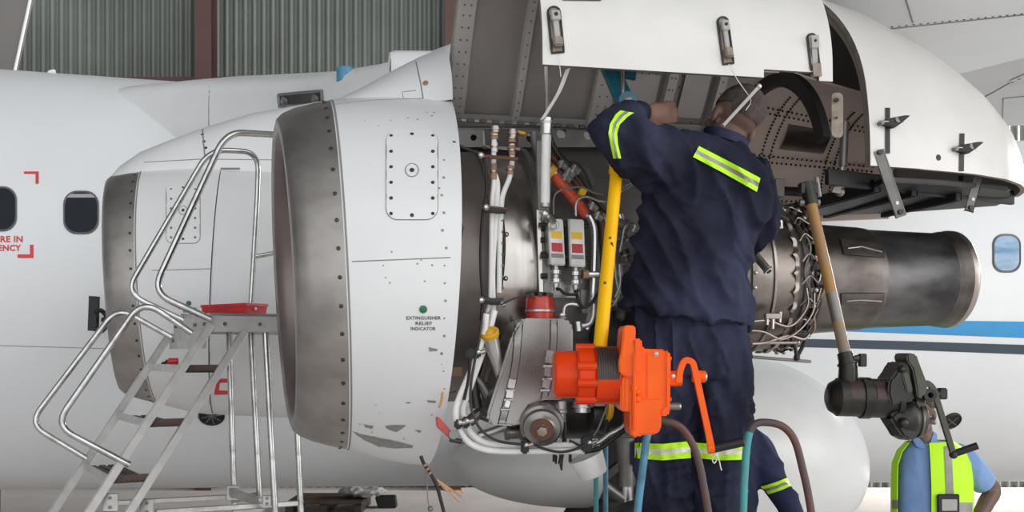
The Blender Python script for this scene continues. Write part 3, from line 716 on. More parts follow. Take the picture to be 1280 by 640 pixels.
# ---- aft cowl, open underneath
CR = [(1.78, 3.40), (2.05, 3.33), (2.33, 3.215), (2.5, 3.12), (2.64, 3.03), (2.76, 2.94), (2.84, 2.86), (2.91, 2.77), (2.955, 2.68), (2.97, 2.63)]
HW = [(1.78, .62), (2.1, .60), (2.4, .54), (2.6, .46), (2.76, .35), (2.88, .22), (2.95, .10), (2.97, .05)]
def aft(s, t, zb=2.585):
    zc, hw = interp(CR, s), interp(HW, s); a = math.pi*t
    return AC(s+(.20*math.sin(math.pi*min(.5, max(0, .42-t)*1.6))**.9-.07)*max(0, (2.15-s)/.37), -hw*(abs(math.cos(a))**.85)*(1 if math.cos(a) > 0 else -1), zb+(zc-zb)*math.sin(a)**.9)
S3 = [1.78, 1.85, 1.95]+[2.05+.05*i for i in range(18)]+[2.925, 2.955, 2.97]
mb = MB('white_paint'); mb.shell([[aft(s, k/44) for k in range(45)] for s in S3], .02, 'door_paint', 'inner_skin', 'edge_tan')
aftc = obj('aft_cowl', mb, PL, angle=50); BA = bvh(aftc)
mb = MB('dark_metal')   # thick frame at its front opening and the keel sill
mb.grid([[aft(1.79, k/44) + (AC(0, 0, 2.6)-AC(0, 0, 2.6)) for k in range(45)], [aft(1.80, k/44).lerp(AC(1.80, 0, 2.62), .07) for k in range(45)], [aft(1.86, k/44).lerp(AC(1.86, 0, 2.62), .07) for k in range(45)]], m='inner_skin'); obj('frame_ring', mb, aftc)
mb = MB('dark_metal')
mb.prism([AC(2.02, -.55, 2.54), AC(2.08, .30, 2.52), AC(2.55, .25, 2.54), AC(2.95, .06, 2.56), AC(2.93, -.06, 2.575), AC(2.7, -.34, 2.56), AC(2.3, -.50, 2.545)], UP*.02, 'black', .004)
mb.bar(AC(1.80, -.5, 2.56), AC(2.92, -.08, 2.575), .012, .03, 'black'); mb.bar(AC(1.66, .2, 2.53), AC(1.66, -.40, 2.53), .02, .035, 'dark_brown')
for s in (2.05, 2.25, 2.5): mb.bar(AC(s, -.45+(s-2)*.3, 2.545), AC(s, .4-(s-2)*.3, 2.545), .012, .022, 'black')
obj('keel_frame', mb, aftc)
mb = MB('black')   # slots with their latch hooks
def slot(x0, y0, x1, y1, hx, hy):
    mb = MB('black'); mark_quad(mb, BA, ((x0, y0), (x0+6, y0), (x1+6, y1), (x1, y1)), 'black', 3, 10, .003); so = obj('latch_slot', mb, aftc)
    p, nn = hit(BA, hx, hy, .01); k = 3.85/F; h_ = MB('dark_metal')
    h_.prism([p+V((-16*k, 0, -3*k)), p+V((-10*k, 0, 2*k)), p+V((14*k, -.01, 6*k)), p+V((19*k, -.02, 5*k)), p+V((10*k, -.01, -3*k)), p+V((2*k, 0, -9*k))], nn*.02-V((0, .005, 0)), 'dark_metal', .003)
    h_.cyl(p+V((-15*k, 0, -3*k)), p+V((-15*k, 0, -3*k))+nn*.03, .008, None, 10, 'grey_metal'); h_.cyl(p+V((3*k, 0, 0)), p+V((3*k, 0, 0))+nn*.035, .012, None, 10, 'grey_metal')
    h_.bar(p+nn*.02+V((-18*k, 0, -1*k)), p+nn*.02+V((12*k, 0, -2*k)), .006, .004, 'bright_metal'); obj('latch_hook', h_, so)
slot(1106, 135, 1106, 192, 1110, 154); slot(1199, 167, 1198, 226, 1201, 186)
mb = MB('black'); mark_dot(mb, BA, 1173, 197, .012, 'black', 0, .002, 14); mark_dot(mb, BA, 1243, 236, .009, 'black', 0, .002, 10); obj('drain_hole', mb, aftc)
def strap(x0, y0, x1, y1, l, wm):
    mb = MB('grey_metal'); a, b = A(x0, y0, l), A(x1, y1, l); mb.bar(a, b, wm, .004, 'grey_metal', V((-.2, -1, 0)), .003); d = (b-a).normalized()
    for t in (.02, .94): mb.cyl(a.lerp(b, t)-NX*.012, a.lerp(b, t)+NX*.01, .010, None, 10, 'dark_metal')
    mb.cyl(a.lerp(b, .8)-NX*.007, a.lerp(b, .8)+NX*.006, .007, None, 10, 'label_white'); obj('door_strap', mb, aftc)
strap(1098, 189, 1126, 270, -.62, .017); strap(1232, 191, 1211, 264, -.42, .016)
# damper strut at the front opening
mb = MB('grey_metal'); mb.cyl(A(1056, 152, -.45), A(1054, 208, -.45), .016, None, 14, 'grey_metal'); mb.cyl(A(1054, 205, -.45), A(1050, 238, -.45), .008, None, 10, 'bright_metal'); mb.ball(A(1050, 240, -.45), .018, 'grey_metal', 8)
mb.prism([A(1040, 240, -.47), A(1050, 214, -.47), A(1056, 216, -.47), A(1050, 242, -.47)], NX*.01, 'grey_metal'); obj('damper_strut', mb, aftc)
# fairing of the inner nacelle seen under the aft cowl
mb = MB('white_paint'); P0 = [(930, 249), (1000, 249), (1100, 253), (1200, 251), (1242, 244)]
rows = []
for (x, y), r in zip(P0, (.16, .17, .16, .11, .02)):
    c = A(x, y-8, 1.5); rows.append([c+NX*(r*1.5*math.cos(2*math.pi*k/20))+UP*(r*.55*math.sin(2*math.pi*k/20)) for k in range(20)])
mb.grid(rows, True); mb.add(rows[0], [tuple(range(20))]); mb.add(rows[-1], [tuple(range(20))]); obj('flap_track_fairing', mb, PL)

# ---- landing gear fairings and main gear
GL = 3.5
def blister(tab, name, m):
    rows = []
    for s, zt, zb, hw in tab:
        rows.append([AC(s, GL+.35-hw*math.cos(2*math.pi*k/40), (zt+zb)/2+(zt-zb)/2*math.sin(2*math.pi*k/40)) for k in range(40)])
    mb = MB(m); mb.grid(rows, True); mb.add(rows[0], [tuple(range(40))]); mb.add(rows[-1], [tuple(range(40))[::-1]])
    return obj(name, mb, PL)
s0, s1 = Sx(575, GL), Sx(742, GL); tab = []
for k in range(16):
    t = k/15; e = math.sqrt(max(0, 1-(1-t)**2)); tab.append((lerp(s0, s1, t), 1.08+.27*e**1.1, 1.06-.38*e, .02+.62*e))
gf = blister(tab, 'gear_fairing', 'fairing_grey')
s0, s1 = Sx(905, GL), Sx(1117, GL-.3); tab = []
for k in range(20):
    t = k/19; e = math.sqrt(max(0.0, 1-t**3.2)); tab.append((lerp(s0, s1, t), .95+.95*e-.1*t, .95-.68*e, .02+.95*e))
gf2 = blister(tab, 'gear_fairing', 'white_paint')
mb = MB('fairing_grey'); g0 = AC(Sx(776, GL), GL-.15, 0)
mb.cyl(g0+UP*.45, g0+UP*.9, .05, .05, 20, 'bright_metal'); mb.cyl(g0+UP*.9, g0+UP*1.5, .075, .09, 20, 'grey_metal'); mb.cyl(g0+UP*.45-NX*.45, g0+UP*.45+NX*.45, .06, None, 16, 'grey_metal')
mb.cyl(g0+UP*1.35+AX*.02, g0+UP*.55+AX*.5, .035, None, 12, 'fairing_grey'); mb.cyl(g0+UP*1.0-AX*.3, g0+UP*.7+AX*.1, .04, None, 12, 'grey_metal'); mb.box(g0+UP*1.15-NX*.09+AX*.05, .05, .04, .09, 'dark_metal', .01, 2); mb.tube([g0+UP*.5-NX*.12, g0+UP*.8-NX*.14+AX*.12, g0+UP*1.3-NX*.12+AX*.08], .018, 8, 'black'); mb.cyl(g0+UP*.62-AX*.25, g0+UP*.62+AX*.25, .035, None, 12, 'bright_metal'); mb.bar(g0+UP*.95-AX*.2, g0+UP*1.25+AX*.2, .03, .03, 'dark_metal')
gear = obj('landing_gear', mb, PL)
for d in (-.42, .42):
    mb = MB('black'); mb.lathe(g0+UP*.43+NX*(d-.11), NX, [(0, .1), (0, .26), (.02, .38), (.06, .425), (.16, .425), (.20, .38), (.22, .26), (.22, .1)], 40); mb.lathe(g0+UP*.43+NX*(d-.115), NX, [(0, .05), (0.01, .2), (.22, .2), (.23, .05)], 28, 'fairing_grey'); obj('wheel', mb, gear)
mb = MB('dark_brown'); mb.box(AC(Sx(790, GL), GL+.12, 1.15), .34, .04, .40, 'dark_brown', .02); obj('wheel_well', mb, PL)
# ================================================================ the open engine (parts of the airliner)
def EC(s, a=0.0, r=0.0): return AC(s, -r*math.cos(a), EZ+.011*s+r*math.sin(a))
def rev(prof, name, m, n=64, parent=PL, angle=30, closed=False):
    mb = MB(m); c0 = EC(0); d = (EC(1)-EC(0)).normalized()
    for seg in prof:
        mm = m
        if isinstance(seg[0], str): mm, seg = seg
        mb.lathe(c0, d, seg, n, mm, False, up=UP)
    return obj(name, mb, parent, angle=angle)
fan_case = rev([('case_brown', [(.30, .30), (.30, .69), (.315, .69), (.315, .505), (.34, .492), (.52, .49)]), ('grey_metal', [(.52, .49), (.52, .50), (.535, .50), (.535, .488)]),
    ('case_steel', [(.535, .486), (.695, .482)]), ('grey_metal', [(.695, .482), (.695, .515), (.715, .515), (.715, .47), (.74, .465), (.93, .46), (.93, .47), (.95, .47), (.95, .40)])], 'fan_case', 'case_brown', 72)
core = rev([('grey_metal', [(.95, .42), (1.1, .40), (1.3, .37), (1.5, .345)]), ('case_brown', [(1.5, .345), (1.50, .33), (1.58, .325)]), ('grey_metal', [(1.58, .325), (1.58, .335), (1.6, .335), (1.6, .325)]),
    ('hot_metal', [(1.6, .325), (1.68, .315)]), ('rim_metal', [(1.68, .315), (1.68, .322), (1.69, .322), (1.69, .312)]), ('hot_metal', [(1.69, .312), (1.78, .303)])], 'core_casing', 'grey_metal', 64)
mb = MB('rim_metal'); c0 = EC(0); d = (EC(1)-EC(0)).normalized(); rows = []
for s, r0 in ((1.775, .300), (1.775, .31), (1.79, .312), (1.79, .290)):   # scalloped flange
    rows.append([EC(s-(.014*max(0, math.cos(a*26))**3 if r0 > .305 else 0), a, r0+(.006*math.cos(a*26) if r0 > .305 else 0)) for a in [2*math.pi*k/208 for k in range(208)]])
mb.grid(rows, True); obj('scalloped_flange', mb, PL, angle=50)
turb = rev([('grey_metal', [(1.79, .29), (1.83, .275), (1.83, .285), (1.85, .285), (1.85, .27)]), ('dark_metal', [(1.85, .27), (1.90, .25), (1.90, .275), (1.915, .275), (1.915, .235)])], 'turbine_casing', 'grey_metal', 56)
nozz = rev([('nozzle_brown', [(1.905, .236), (1.93, .237), (2.20, .222), (2.23, .218), (2.24, .2135)]), ('nozzle_metal', [(2.24, .2135), (2.58, .202)]), ('nozzle_brown', [(2.58, .202), (2.59, .206), (2.605, .209), (2.625, .209), (2.64, .214)]), ('rim_metal', [(2.64, .214), (2.665, .213), (2.672, .207), (2.665, .200), (2.60, .192)]), ('dark_metal', [(2.60, .192), (2.0, .19), (2.0, .01)])], 'exhaust_nozzle', 'nozzle_metal', 72)
BN = bvh(nozz)
for q in (((1050, 299), (1103, 306.5), (1105, 322), (1054, 318)), ((1051, 367), (1105, 366.5), (1103, 382), (1051, 380))):
    mb = MB('nozzle_brown'); mark_quad(mb, BN, q, 'nozzle_brown', 8, 3, .006); mark_line(mb, BN, list(q), .002, 'dark_metal', 5, .004, True)
    (a, b), (c, d_), (e, f), (g, h) = q
    mark_line(mb, BN, [(lerp(a, g, .65)+6, lerp(b, h, .65)), (lerp(a, g, .5)+24, lerp(b, h, .55)), (lerp(c, e, .6)-3, lerp(d_, f, .6))], .0035, 'rim_metal', 4, .007); obj('doubler_plate', mb, nozz)
# wiring ring of thermocouples around the turbine casing
mb = MB('dark_metal'); R_ = random.Random(11)
for k in range(30):
    a = 2*math.pi*k/30
    mb.cyl(EC(1.85, a, .28), EC(1.85, a, .31), .009, None, 8, 'grey_metal' if k % 2 else 'rim_metal'); mb.ball(EC(1.86, a, .313), .011, 'rim_metal' if k % 3 else 'dark_metal', 5)
    mb.box(EC(1.885, a+.1, .285), .014, .012, .014, 'dark_metal', .003)
obj('probe_ring', mb, turb)
for r, s, w_, m in ((.300, 1.835, .005, 'hot_metal'), (.296, 1.875, .006, 'black'), (.305, 1.86, .0035, 'dark_metal'), (.288, 1.90, .005, 'tan_tape')):
    mb = MB(m); mb.tube([EC(s+.014*math.sin(9*a+r*99), a, r+.008*math.sin(7*a+s*40)) for a in [2*math.pi*k/120 for k in range(120)]], w_, 6, closed=True); obj('harness_loop', mb, turb)
R_ = random.Random(5)
for k in range(9):
    a = -1.25+.28*k; mb = MB('rim_metal'); mb.tube(smooth_path([EC(1.80, a, .315), EC(1.83, a+.1, .32), EC(1.87, a+.02, .31), EC(1.89, a+.22, .30)]), .0035, 6); obj('sense_line', mb, turb)
mb = MB('rim_metal')
for k in range(36):
    a = 2*math.pi*k/36; mb.lathe(EC(1.59, a, .334), (EC(0, a, 1)-EC(0, a, 0)), [(0, .008), (.006, .007), (.008, .003)], 6, 'rim_metal')
obj('bolt_row', mb, core)
# brackets and lines below the hot section
def Tb(name, m, pts, l, wpx, parent=PL, n=10, sm=True, k=6, caps=True):
    """tube through pixel points; wpx = width seen; l = lateral distance (number or list)"""
    ls = l if isinstance(l, (list, tuple)) else [l]*len(pts)
    P_ = [A(x, y, q) for (x, y), q in zip(pts, ls)]; r = wpx/2*sum(p.y for p in P_)/len(P_)/F
    mb = MB(m); mb.tube(smooth_path(P_, k) if sm else P_, r, n, caps=caps); return obj(name, mb, parent)
Tb('fuel_line', 'rim_metal', [(938, 402), (960, 401), (985, 408), (1000, 398), (1010, 380), (1008, 360)], -.33, 3)
Tb('fuel_line', 'rim_metal', [(938, 413), (955, 415), (978, 424), (1000, 412), (1016, 390), (1018, 366)], -.34, 2.6)
Tb('fuel_line', 'rim_metal', [(940, 430), (958, 428), (985, 420), (1004, 424), (1012, 418)], -.3, 3.5)
mb = MB('grey_metal'); mb.bar(A(938, 446, -.22), A(1012, 452, -.22), .018, .006, 'grey_metal'); mb.bar(A(936, 429, -.25), A(995, 428, -.25), .016, .006, 'rim_metal')
mb.tube([A(996, 447, -.24), A(994, 434, -.25), A(988, 420, -.26)], .008, 8, 'dark_metal'); mb.tube([A(996, 447, -.24), A(1004, 432, -.25), A(1008, 420, -.26)], .008, 8, 'dark_metal'); mb.ball(A(996, 447, -.24), .014, 'dark_metal', 6); mb.cyl(A(988, 419, -.27), A(1012, 418, -.27), .012, None, 8, 'dark_metal')
obj('drain_bracket', mb, PL)
mb = MB('rim_metal')
for x, y in ((965, 404), (974, 396), (958, 399)): mb.cyl(A(x, y-6, -.33), A(x, y+7, -.33), .012, .009, 8)
mb.box(A(966, 395, -.34), .03, .008, .012); obj('line_clamp', mb, core)
mb = MB('rim_metal'); mb.cyl(A(962, 258, -.15), A(984, 264, -.12), .03, .02, 14); mb.cyl(A(973, 276, -.29), A(975, 286, -.29), .018, .014, 12); mb.cyl(A(968, 266, -.25), A(985, 275, -.25), .012, None, 10, 'dark_metal'); obj('igniter_boss', mb, core)
# grey tube that sticks out beside the worker
mb = MB('grey_metal'); a, b = A(938, 312, -.45), A(961, 339, -.52); mb.cyl(a, b, .017, .015, 14); mb.cyl(b, b+(b-a)*.02, .018, .018, 14, 'bright_metal'); mb.cyl(a.lerp(b, .93), a.lerp(b, .98), .019, None, 14, 'bright_metal'); mb.cyl(b+(b-a)*.021, b+(b-a)*.024, .011, None, 12, 'black'); obj('drain_mast', mb, PL)
# pipes between aft cowl and hot section
Tb('bleed_duct', 'black', [(925, 236), (960, 238), (1005, 240)], .05, 12); Tb('bleed_duct', 'case_brown', [(930, 215), (958, 240), (966, 262)], -.1, 16)

# ---- left side: fan case fittings
l0 = -.52
def clampbar(pts, l, wpx, m='brown_pipe', name='clamp_bracket', parent=fan_case): return Tb(name, m, pts, l, wpx, parent, 8, False)
Tb('white_tube', 'white_tube', [(617, 389), (616, 340), (618, 300), (621, 255), (622, 230), (618, 215), (617, 205), (618, 165)], -.545, 6.5)
Tb('white_tube', 'white_tube', [(609, 391), (613, 372), (614, 320), (615, 255), (617, 230), (618, 208)], -.545, 6.0)
Tb('white_tube', 'white_tube', [(624, 366), (625, 300), (627, 255), (630, 240), (637, 222), (640, 205), (640, 180)], -.545, 6.5)
for (x, y0, y1, m, r) in ((618, 164, 174, 'tan_tape', .014), (640, 168, 178, 'tan_tape', .014), (618, 178, 190, 'white_tube', .011), (617, 205, 224, 'tan_tape', .012), (638, 207, 218, 'tan_tape', .012), (640, 182, 194, 'tan_tape', .012), (619, 158, 166, 'rim_metal', .017), (641, 162, 172, 'rim_metal', .017)):
    mb = MB(m); mb.cyl(A(x, y0, -.548), A(x, y1, -.548), r, None, 14); mb.cyl(A(x, (y0+y1)/2-1, -.548), A(x, (y0+y1)/2+1, -.548), r*1.25, None, 12, 'rim_metal'); obj('tube_coupling', mb, fan_case)
clampbar([(604, 195), (622, 197), (647, 199)], -.58, 5); clampbar([(607, 262), (622, 264), (632, 264)], -.58, 7, 'dark_metal'); clampbar([(607, 258), (634, 261)], -.585, 3); clampbar([(601, 374), (615, 377), (629, 377)], -.58, 9, 'dark_metal')
for x, y in ((601, 194), (607, 259), (601, 375), (628, 380)):
    mb = MB('rim_metal'); mb.ball(A(x, y, -.59), .012, 'bright_metal', 7); mb.cyl(A(x-3, y, -.59), A(x+4, y+1, -.59), .007, None, 8); obj('clamp_bolt', mb, fan_case)
mb = MB('dark_metal'); mb.grid([[A(x, y, -.42) for x in (603, 648)] for y in (162, 186)]); mb.tube([A(604, 164, -.52), A(605, 182, -.53), A(612, 184, -.53), A(650, 186, -.53)], .006, 8, 'rim_metal'); mb.bar(A(644, 166, -.5), A(656, 168, -.5), .02, .006, 'yellow_cap'); mb.cyl(A(649, 167, -.51), A(649, 167, -.50), .007, None, 10, 'black'); obj('junction_block', mb, fan_case)
Tb('harness', 'black', [(566, 177), (578, 184), (601, 194), (607, 210), (608, 240), (604, 262), (601, 300), (601, 340), (603, 374), (601, 400)], -.57, 3.6)
Tb('harness', 'black', [(628, 274), (630, 300), (629, 330), (626, 362)], -.535, 4.5); Tb('harness', 'black', [(568, 268), (576, 282), (575, 298), (570, 308)], -.53, 5)
Tb('harness', 'dark_metal', [(626, 381), (640, 374), (656, 370), (668, 372)], -.6, 2.6)
mb = MB('rim_metal')
for k in range(7): mb.ball(A(627+.3*k, 276+14*k, -.55), .005, 'grey_metal', 5)
for x, y in ((633, 293), (632, 348), (572, 186), (577, 285), (574, 305)): mb.ball(A(x, y, -.525), .009, 'rim_metal', 6); mb.cyl(A(x-4, y, -.52), A(x+3, y, -.525), .004, None, 8)
obj('harness_clip', mb, fan_case)
# torn strip and tag at the cowl edge
mb = MB('tan_tape'); mb.grid([[A(x, y, -.515) for x in (562, 578)] for y in (459, 470)]); obj('data_plate', mb, fan_case)
# ---- centre clutter on the core casing
Tb('silver_duct', 'bright_metal', [(735, 268), (741, 280), (743, 300), (741, 360), (738, 392), (733, 412)], -.5, 9)
mb = MB('orange_sleeve'); P_ = smooth_path([A(691, 216, -.50), A(705, 234, -.51), (A(720, 252, -.51)), A(733, 270, -.50)], 8); mb.tube(P_, .020, 14, 'orange_sleeve'); mb.tube([P_[0], P_[0]+(P_[1]-P_[0])*1.5], .022, 14, 'bright_metal'); mb.tube([P_[-2], P_[-1]], .022, 14, 'rim_metal'); mb.cyl(A(684, 209, -.5), A(690, 216, -.5), .02, None, 12, 'grey_metal')
for k in range(1, 30, 3): mb.tube([P_[min(k, len(P_)-2)], P_[min(k, len(P_)-2)]+(P_[min(k+1, len(P_)-1)]-P_[min(k, len(P_)-2)])*.25], .0207, 14, 'red_cap')
obj('sleeved_duct', mb, PL, label='duct in a worn orange red sleeve')
Tb('silver_duct', 'grey_metal', [(684, 214), (674, 196), (668, 180), (667, 165)], -.45, 9); mb = MB('yellow_cap'); mb.cyl(A(686, 212, -.52), A(692, 217, -.52), .024, None, 12); obj('tape_band', mb, PL); mb = MB('label_yellow'); mb.cyl(A(724, 238, -.5), A(731, 242, -.5), .018, None, 12, 'label_yellow'); obj('tape_band', mb, PL)
Tb('brown_hose', 'brown_pipe', [(690, 196), (706, 212), (722, 232), (738, 252), (749, 268), (754, 290), (756, 340)], -.47, 9); Tb('dark_hose', 'dark_metal', [(688, 172), (697, 190), (718, 212), (735, 234), (748, 254), (760, 266)], -.49, 6)
Tb('dark_hose', 'black', [(690, 180), (700, 196), (712, 206)], -.5, 7); Tb('silver_duct', 'alu', [(752, 268), (760, 290), (761, 330), (757, 380)], -.46, 7)
for x, y, r in ((712, 216, .02), (719, 212, .018), (708, 222, .016), (703, 206, .015), (741, 258, .016), (748, 270, .015)):
    mb = MB('rim_metal'); mb.ball(A(x, y, -.515), r*.75, 'rim_metal', 7); mb.cyl(A(x-5, y-4, -.515), A(x+5, y+4, -.515), r*.9, None, 10, 'grey_metal'); mb.cyl(A(x+1, y-5, -.53), A(x-3, y+4, -.53), r*.4, None, 8, 'bright_metal'); obj('hose_fitting', mb, PL)
Tb('signal_line', 'grey_metal', [(692, 268), (692, 250), (697, 240), (712, 235), (728, 234), (742, 241), (754, 243)], -.58, 2.6); Tb('signal_line', 'bright_metal', [(720, 270), (720, 256), (725, 248), (735, 246), (748, 251), (757, 252)], -.58, 3)
Tb('signal_line', 'alu', [(772, 242), (786, 233), (800, 226)], -.5, 3); Tb('signal_line', 'bright_metal', [(776, 237), (790, 229)], -.52, 4)
# two electronics boxes
def ebox(x0, y0, x1, y1, l, sk):
    Y = A((x0+x1)/2, y0, l).y; k = Y/F
    f = [A(x0, y0, l), A(x1, y0+1, l), A(x1+sk, y1+1, l), A(x0+sk, y1, l)]
    mb = MB('alu'); mb.prism(f, NX*.06, 'alu', .004)
    mb.prism([f[0]-UP*.0, f[0]+NX*.06, f[3]+NX*.06, f[3]], -AX*.004, 'grey_metal')
    for t in (.12, .8): 
        q = f[0].lerp(f[3], t); mb.cyl(q-AX*.03+NX*.02, q-AX*.0+NX*.02, .007, None, 8, 'dark_metal'); q = f[1].lerp(f[2], t); mb.cyl(q+NX*.02, q+AX*.02+NX*.02, .007, None, 8, 'dark_metal')
    o = obj('control_box', mb, PL, angle=30)
    def lab(m, t0, t1, u0=.14, u1=.86):
        mb = MB(m); g = lambda u, t: (f[0].lerp(f[1], u)).lerp(f[3].lerp(f[2], u), t)-NX*.0012; mb.grid([[g(u0, t0), g(u1, t0)], [g(u0, t1), g(u1, t1)]]); return mb
    obj('label_plate', lab('label_yellow', .27, .42), o, label='yellow label'); obj('label_plate', lab('label_red', .52, .71), o, label='red label'); obj('label_plate', lab('grey_metal', .75, .84, .1, .9), o, label='dark grey label')
    mb = MB('grey_metal'); b = (f[2]+f[3])/2+NX*.03
    for dz, r in ((0, .012), (.015, .02), (.03, .013), (.045, .021), (.062, .012), (.075, .009)): mb.cyl(b-UP*dz, b-UP*(dz+.013), r, None, 12, 'bright_metal' if r > .015 else 'alu')
    obj('connector', mb, o)
    return b-UP*.08
b1 = ebox(685, 273, 704, 331, -.57, 3); b2 = ebox(711, 273.5, 730, 333, -.57, 2)
mb = MB('bright_metal'); mb.tube([A(692+5.5*math.cos(t*.4), 281+5.5*math.sin(t*.4), -.585) for t in range(16)], .003, 6, closed=True); obj('pull_ring', mb, PL)
mb = MB('black'); mb.tube(smooth_path([b1, A(700, 362, -.57), A(706, 367, -.57), A(718, 368, -.58), A(723, 362, -.58)]), .0055, 8); mb.tube(smooth_path([b2, A(722, 372, -.58), A(728, 384, -.58), A(738, 380, -.58), A(748, 366, -.56)]), .006, 8); obj('harness', mb, PL)
mb = MB('grey_metal'); mb.prism([A(688, 334, -.46), A(734, 334, -.46), A(734, 352, -.46), A(688, 352, -.46)], NX*.05, 'black', .004); mb.prism([A(686, 352, -.48), A(724, 352, -.48), A(724, 372, -.48), A(686, 372, -.48)], NX*.08, 'tank_metal', .006); mb.prism([A(724, 362, -.47), A(738, 362, -.47), A(738, 386, -.47), A(724, 386, -.47)], NX*.08, 'grey_metal', .006); mb.cyl(A(733, 343, -.52), A(748, 343, -.52), .012, None, 10, 'bright_metal'); mb.cyl(A(728, 343, -.53), A(735, 343, -.53), .018, None, 10, 'tan_tape'); mb.cyl(A(727, 388, -.5), A(738, 389, -.5), .012, None, 8, 'alu'); obj('mounting_block', mb, PL)
mb = MB('grey_metal'); mb.bar(A(677, 178, -.49), A(681, 365, -.5), .018, .012, 'grey_metal'); mb.bar(A(673, 262, -.5), A(677, 380, -.5), .01, .012, 'case_steel')
for y in (285, 318, 300, 345): mb.cyl(A(676, y, -.52), A(684, y, -.52), .010, None, 8, 'dark_metal')
obj('flange_strip', mb, fan_case)
# right of the yellow pole
mb = MB('grey_metal')
for (x0, y0, x1, y1, r, m) in ((772, 278, 786, 284, .02, 'grey_metal'), (770, 300, 783, 296, .016, 'rim_metal'), (774, 326, 786, 326, .016, 'bright_metal'), (769, 342, 775, 344, .02, 'alu'), (775, 268, 778, 280, .012, 'bright_metal'), (780, 312, 783, 322, .018, 'dark_metal'), (764, 375, 772, 380, .015, 'rim_metal'), (772, 392, 780, 394, .02, 'grey_metal')):
    q = MB(m); a, b = A(x0, y0, -.48), A(x1, y1, -.48); q.cyl(a, b, r, None, 12, m); q.cyl(a.lerp(b, .6), a.lerp(b, .8), r*1.25, None, 12, 'grey_metal'); obj('valve_fitting', q, PL)
Tb('signal_line', 'bright_metal', [(775, 315), (778, 300), (781, 285), (788, 279), (794, 282), (791, 290)], -.52, 3); Tb('signal_line', 'bright_metal', [(768, 318), (770, 345), (773, 365), (768, 380), (758, 388), (752, 400)], -.5, 3); Tb('signal_line', 'alu', [(775, 330), (776, 355), (770, 372)], -.5, 5)
Tb('elbow_pipe', 'bright_metal', [(704, 398), (706, 384), (713, 380), (724, 381)], -.57, 5); Tb('elbow_pipe', 'alu', [(723, 408), (736, 405), (741, 395), (742, 380)], -.55, 7); mb = MB('bright_metal'); mb.cyl(A(703, 392, -.57), A(703, 404, -.57), .016, None, 12); mb.ball(A(703, 398, -.57), .019, 'grey_metal', 8); mb.cyl(A(722, 402, -.55), A(723, 414, -.55), .016, None, 12); obj('union_nut', mb, PL)
# dark accessory mass behind tank and winch
mb = MB('grey_metal'); mb.cyl(A(640, 470, -.30), A(800, 470, -.30), .17, .16, 24, 'grey_metal'); mb.cyl(A(690, 505, -.33), A(790, 505, -.33), .13, None, 24, 'dark_metal'); mb.cyl(A(735, 420, -.38), A(792, 420, -.38), .09, .1, 20, 'dark_metal'); obj('accessory_gearbox', mb, PL)
for (x0, y0, x1, y1, l, r0, r1, m, nm) in ((748, 470, 748, 508, -.45, .09, .085, 'grey_metal', 'starter'), (700, 500, 700, 528, -.52, .024, .022, 'alu', 'drain_tube'), (735, 520, 775, 520, -.46, .06, .05, 'dark_metal', 'fuel_pump'), (780, 508, 780, 545, -.42, .05, .06, 'case_brown', 'fuel_pump'), (728, 500, 728, 516, -.53, .035, .03, 'bright_metal', 'pressure_switch'), (755, 505, 762, 505, -.5, .06, .06, 'yellow_cap', 'band_clamp')):
    mb = MB(m); a, b = A(x0, y0, l), A(x1, y1, l); d_ = (b-a); mb.lathe(a, d_, [(0, r0*.6), (d_.length*.05, r0), (d_.length*.4, r0), (d_.length*.45, r0*1.12), (d_.length*.55, r0*1.12), (d_.length*.6, r1), (d_.length*.95, r1), (d_.length, r1*.6)], 24, m); obj(nm, mb, PL)
Tb('drain_hose', 'black', [(690, 515), (692, 535), (693, 560), (693, 577)], -.5, 5); Tb('drain_hose', 'dark_metal', [(706, 520), (706, 545), (702, 570), (700, 580)], -.5, 6); Tb('drain_hose', 'alu', [(700, 528), (699, 545), (695, 556)], -.52, 5)
Tb('drain_hose', 'grey_metal', [(768, 488), (756, 515), (748, 535), (742, 545)], -.55, 2.5)
for x, y in ((694, 570), (701, 578)):
    mb = MB('dark_metal'); mb.cyl(A(x, y, -.5), A(x+1, y+10, -.5), .008, .003, 8); obj('drain_tip', mb, PL)
# ---- oil tank
tl = -.62; TK = [(650, 400), (656, 397.5), (708, 398.5), (715, 403), (717, 410), (717, 470), (714, 492), (704, 500), (678, 500), (662, 508), (650, 528), (642, 533), (614, 531), (609, 526), (609, 518), (624, 470), (640, 420)]
mb = MB('tank_metal'); mb.prism([A(x, y, tl) for x, y in TK], NX*.2, 'tank_metal', .022, 4); tank = obj('oil_tank', mb, PL, angle=50); BT = bvh(tank)
def tstrap(pts, w_, m='dark_metal'):
    mb = MB(m); 
    up_ = [(x-w_/2, y) for x, y in pts]; dn = [(x+w_/2, y) for x, y in pts]
    for i in range(len(pts)-1): mark_quad(mb, BT, (up_[i], dn[i], dn[i+1], up_[i+1]), 'tank_metal', 2, 3, .004)
    mark_line(mb, BT, up_, .0018, m, 4, .003); mark_line(mb, BT, dn, .0018, m, 4, .003); obj('tank_strap', mb, tank)
tstrap([(649, 402), (647, 425), (645, 450), (640, 480), (633, 505), (627, 530)], 9); tstrap([(692, 400), (692, 425), (690, 450), (686, 475), (680, 497)], 8)
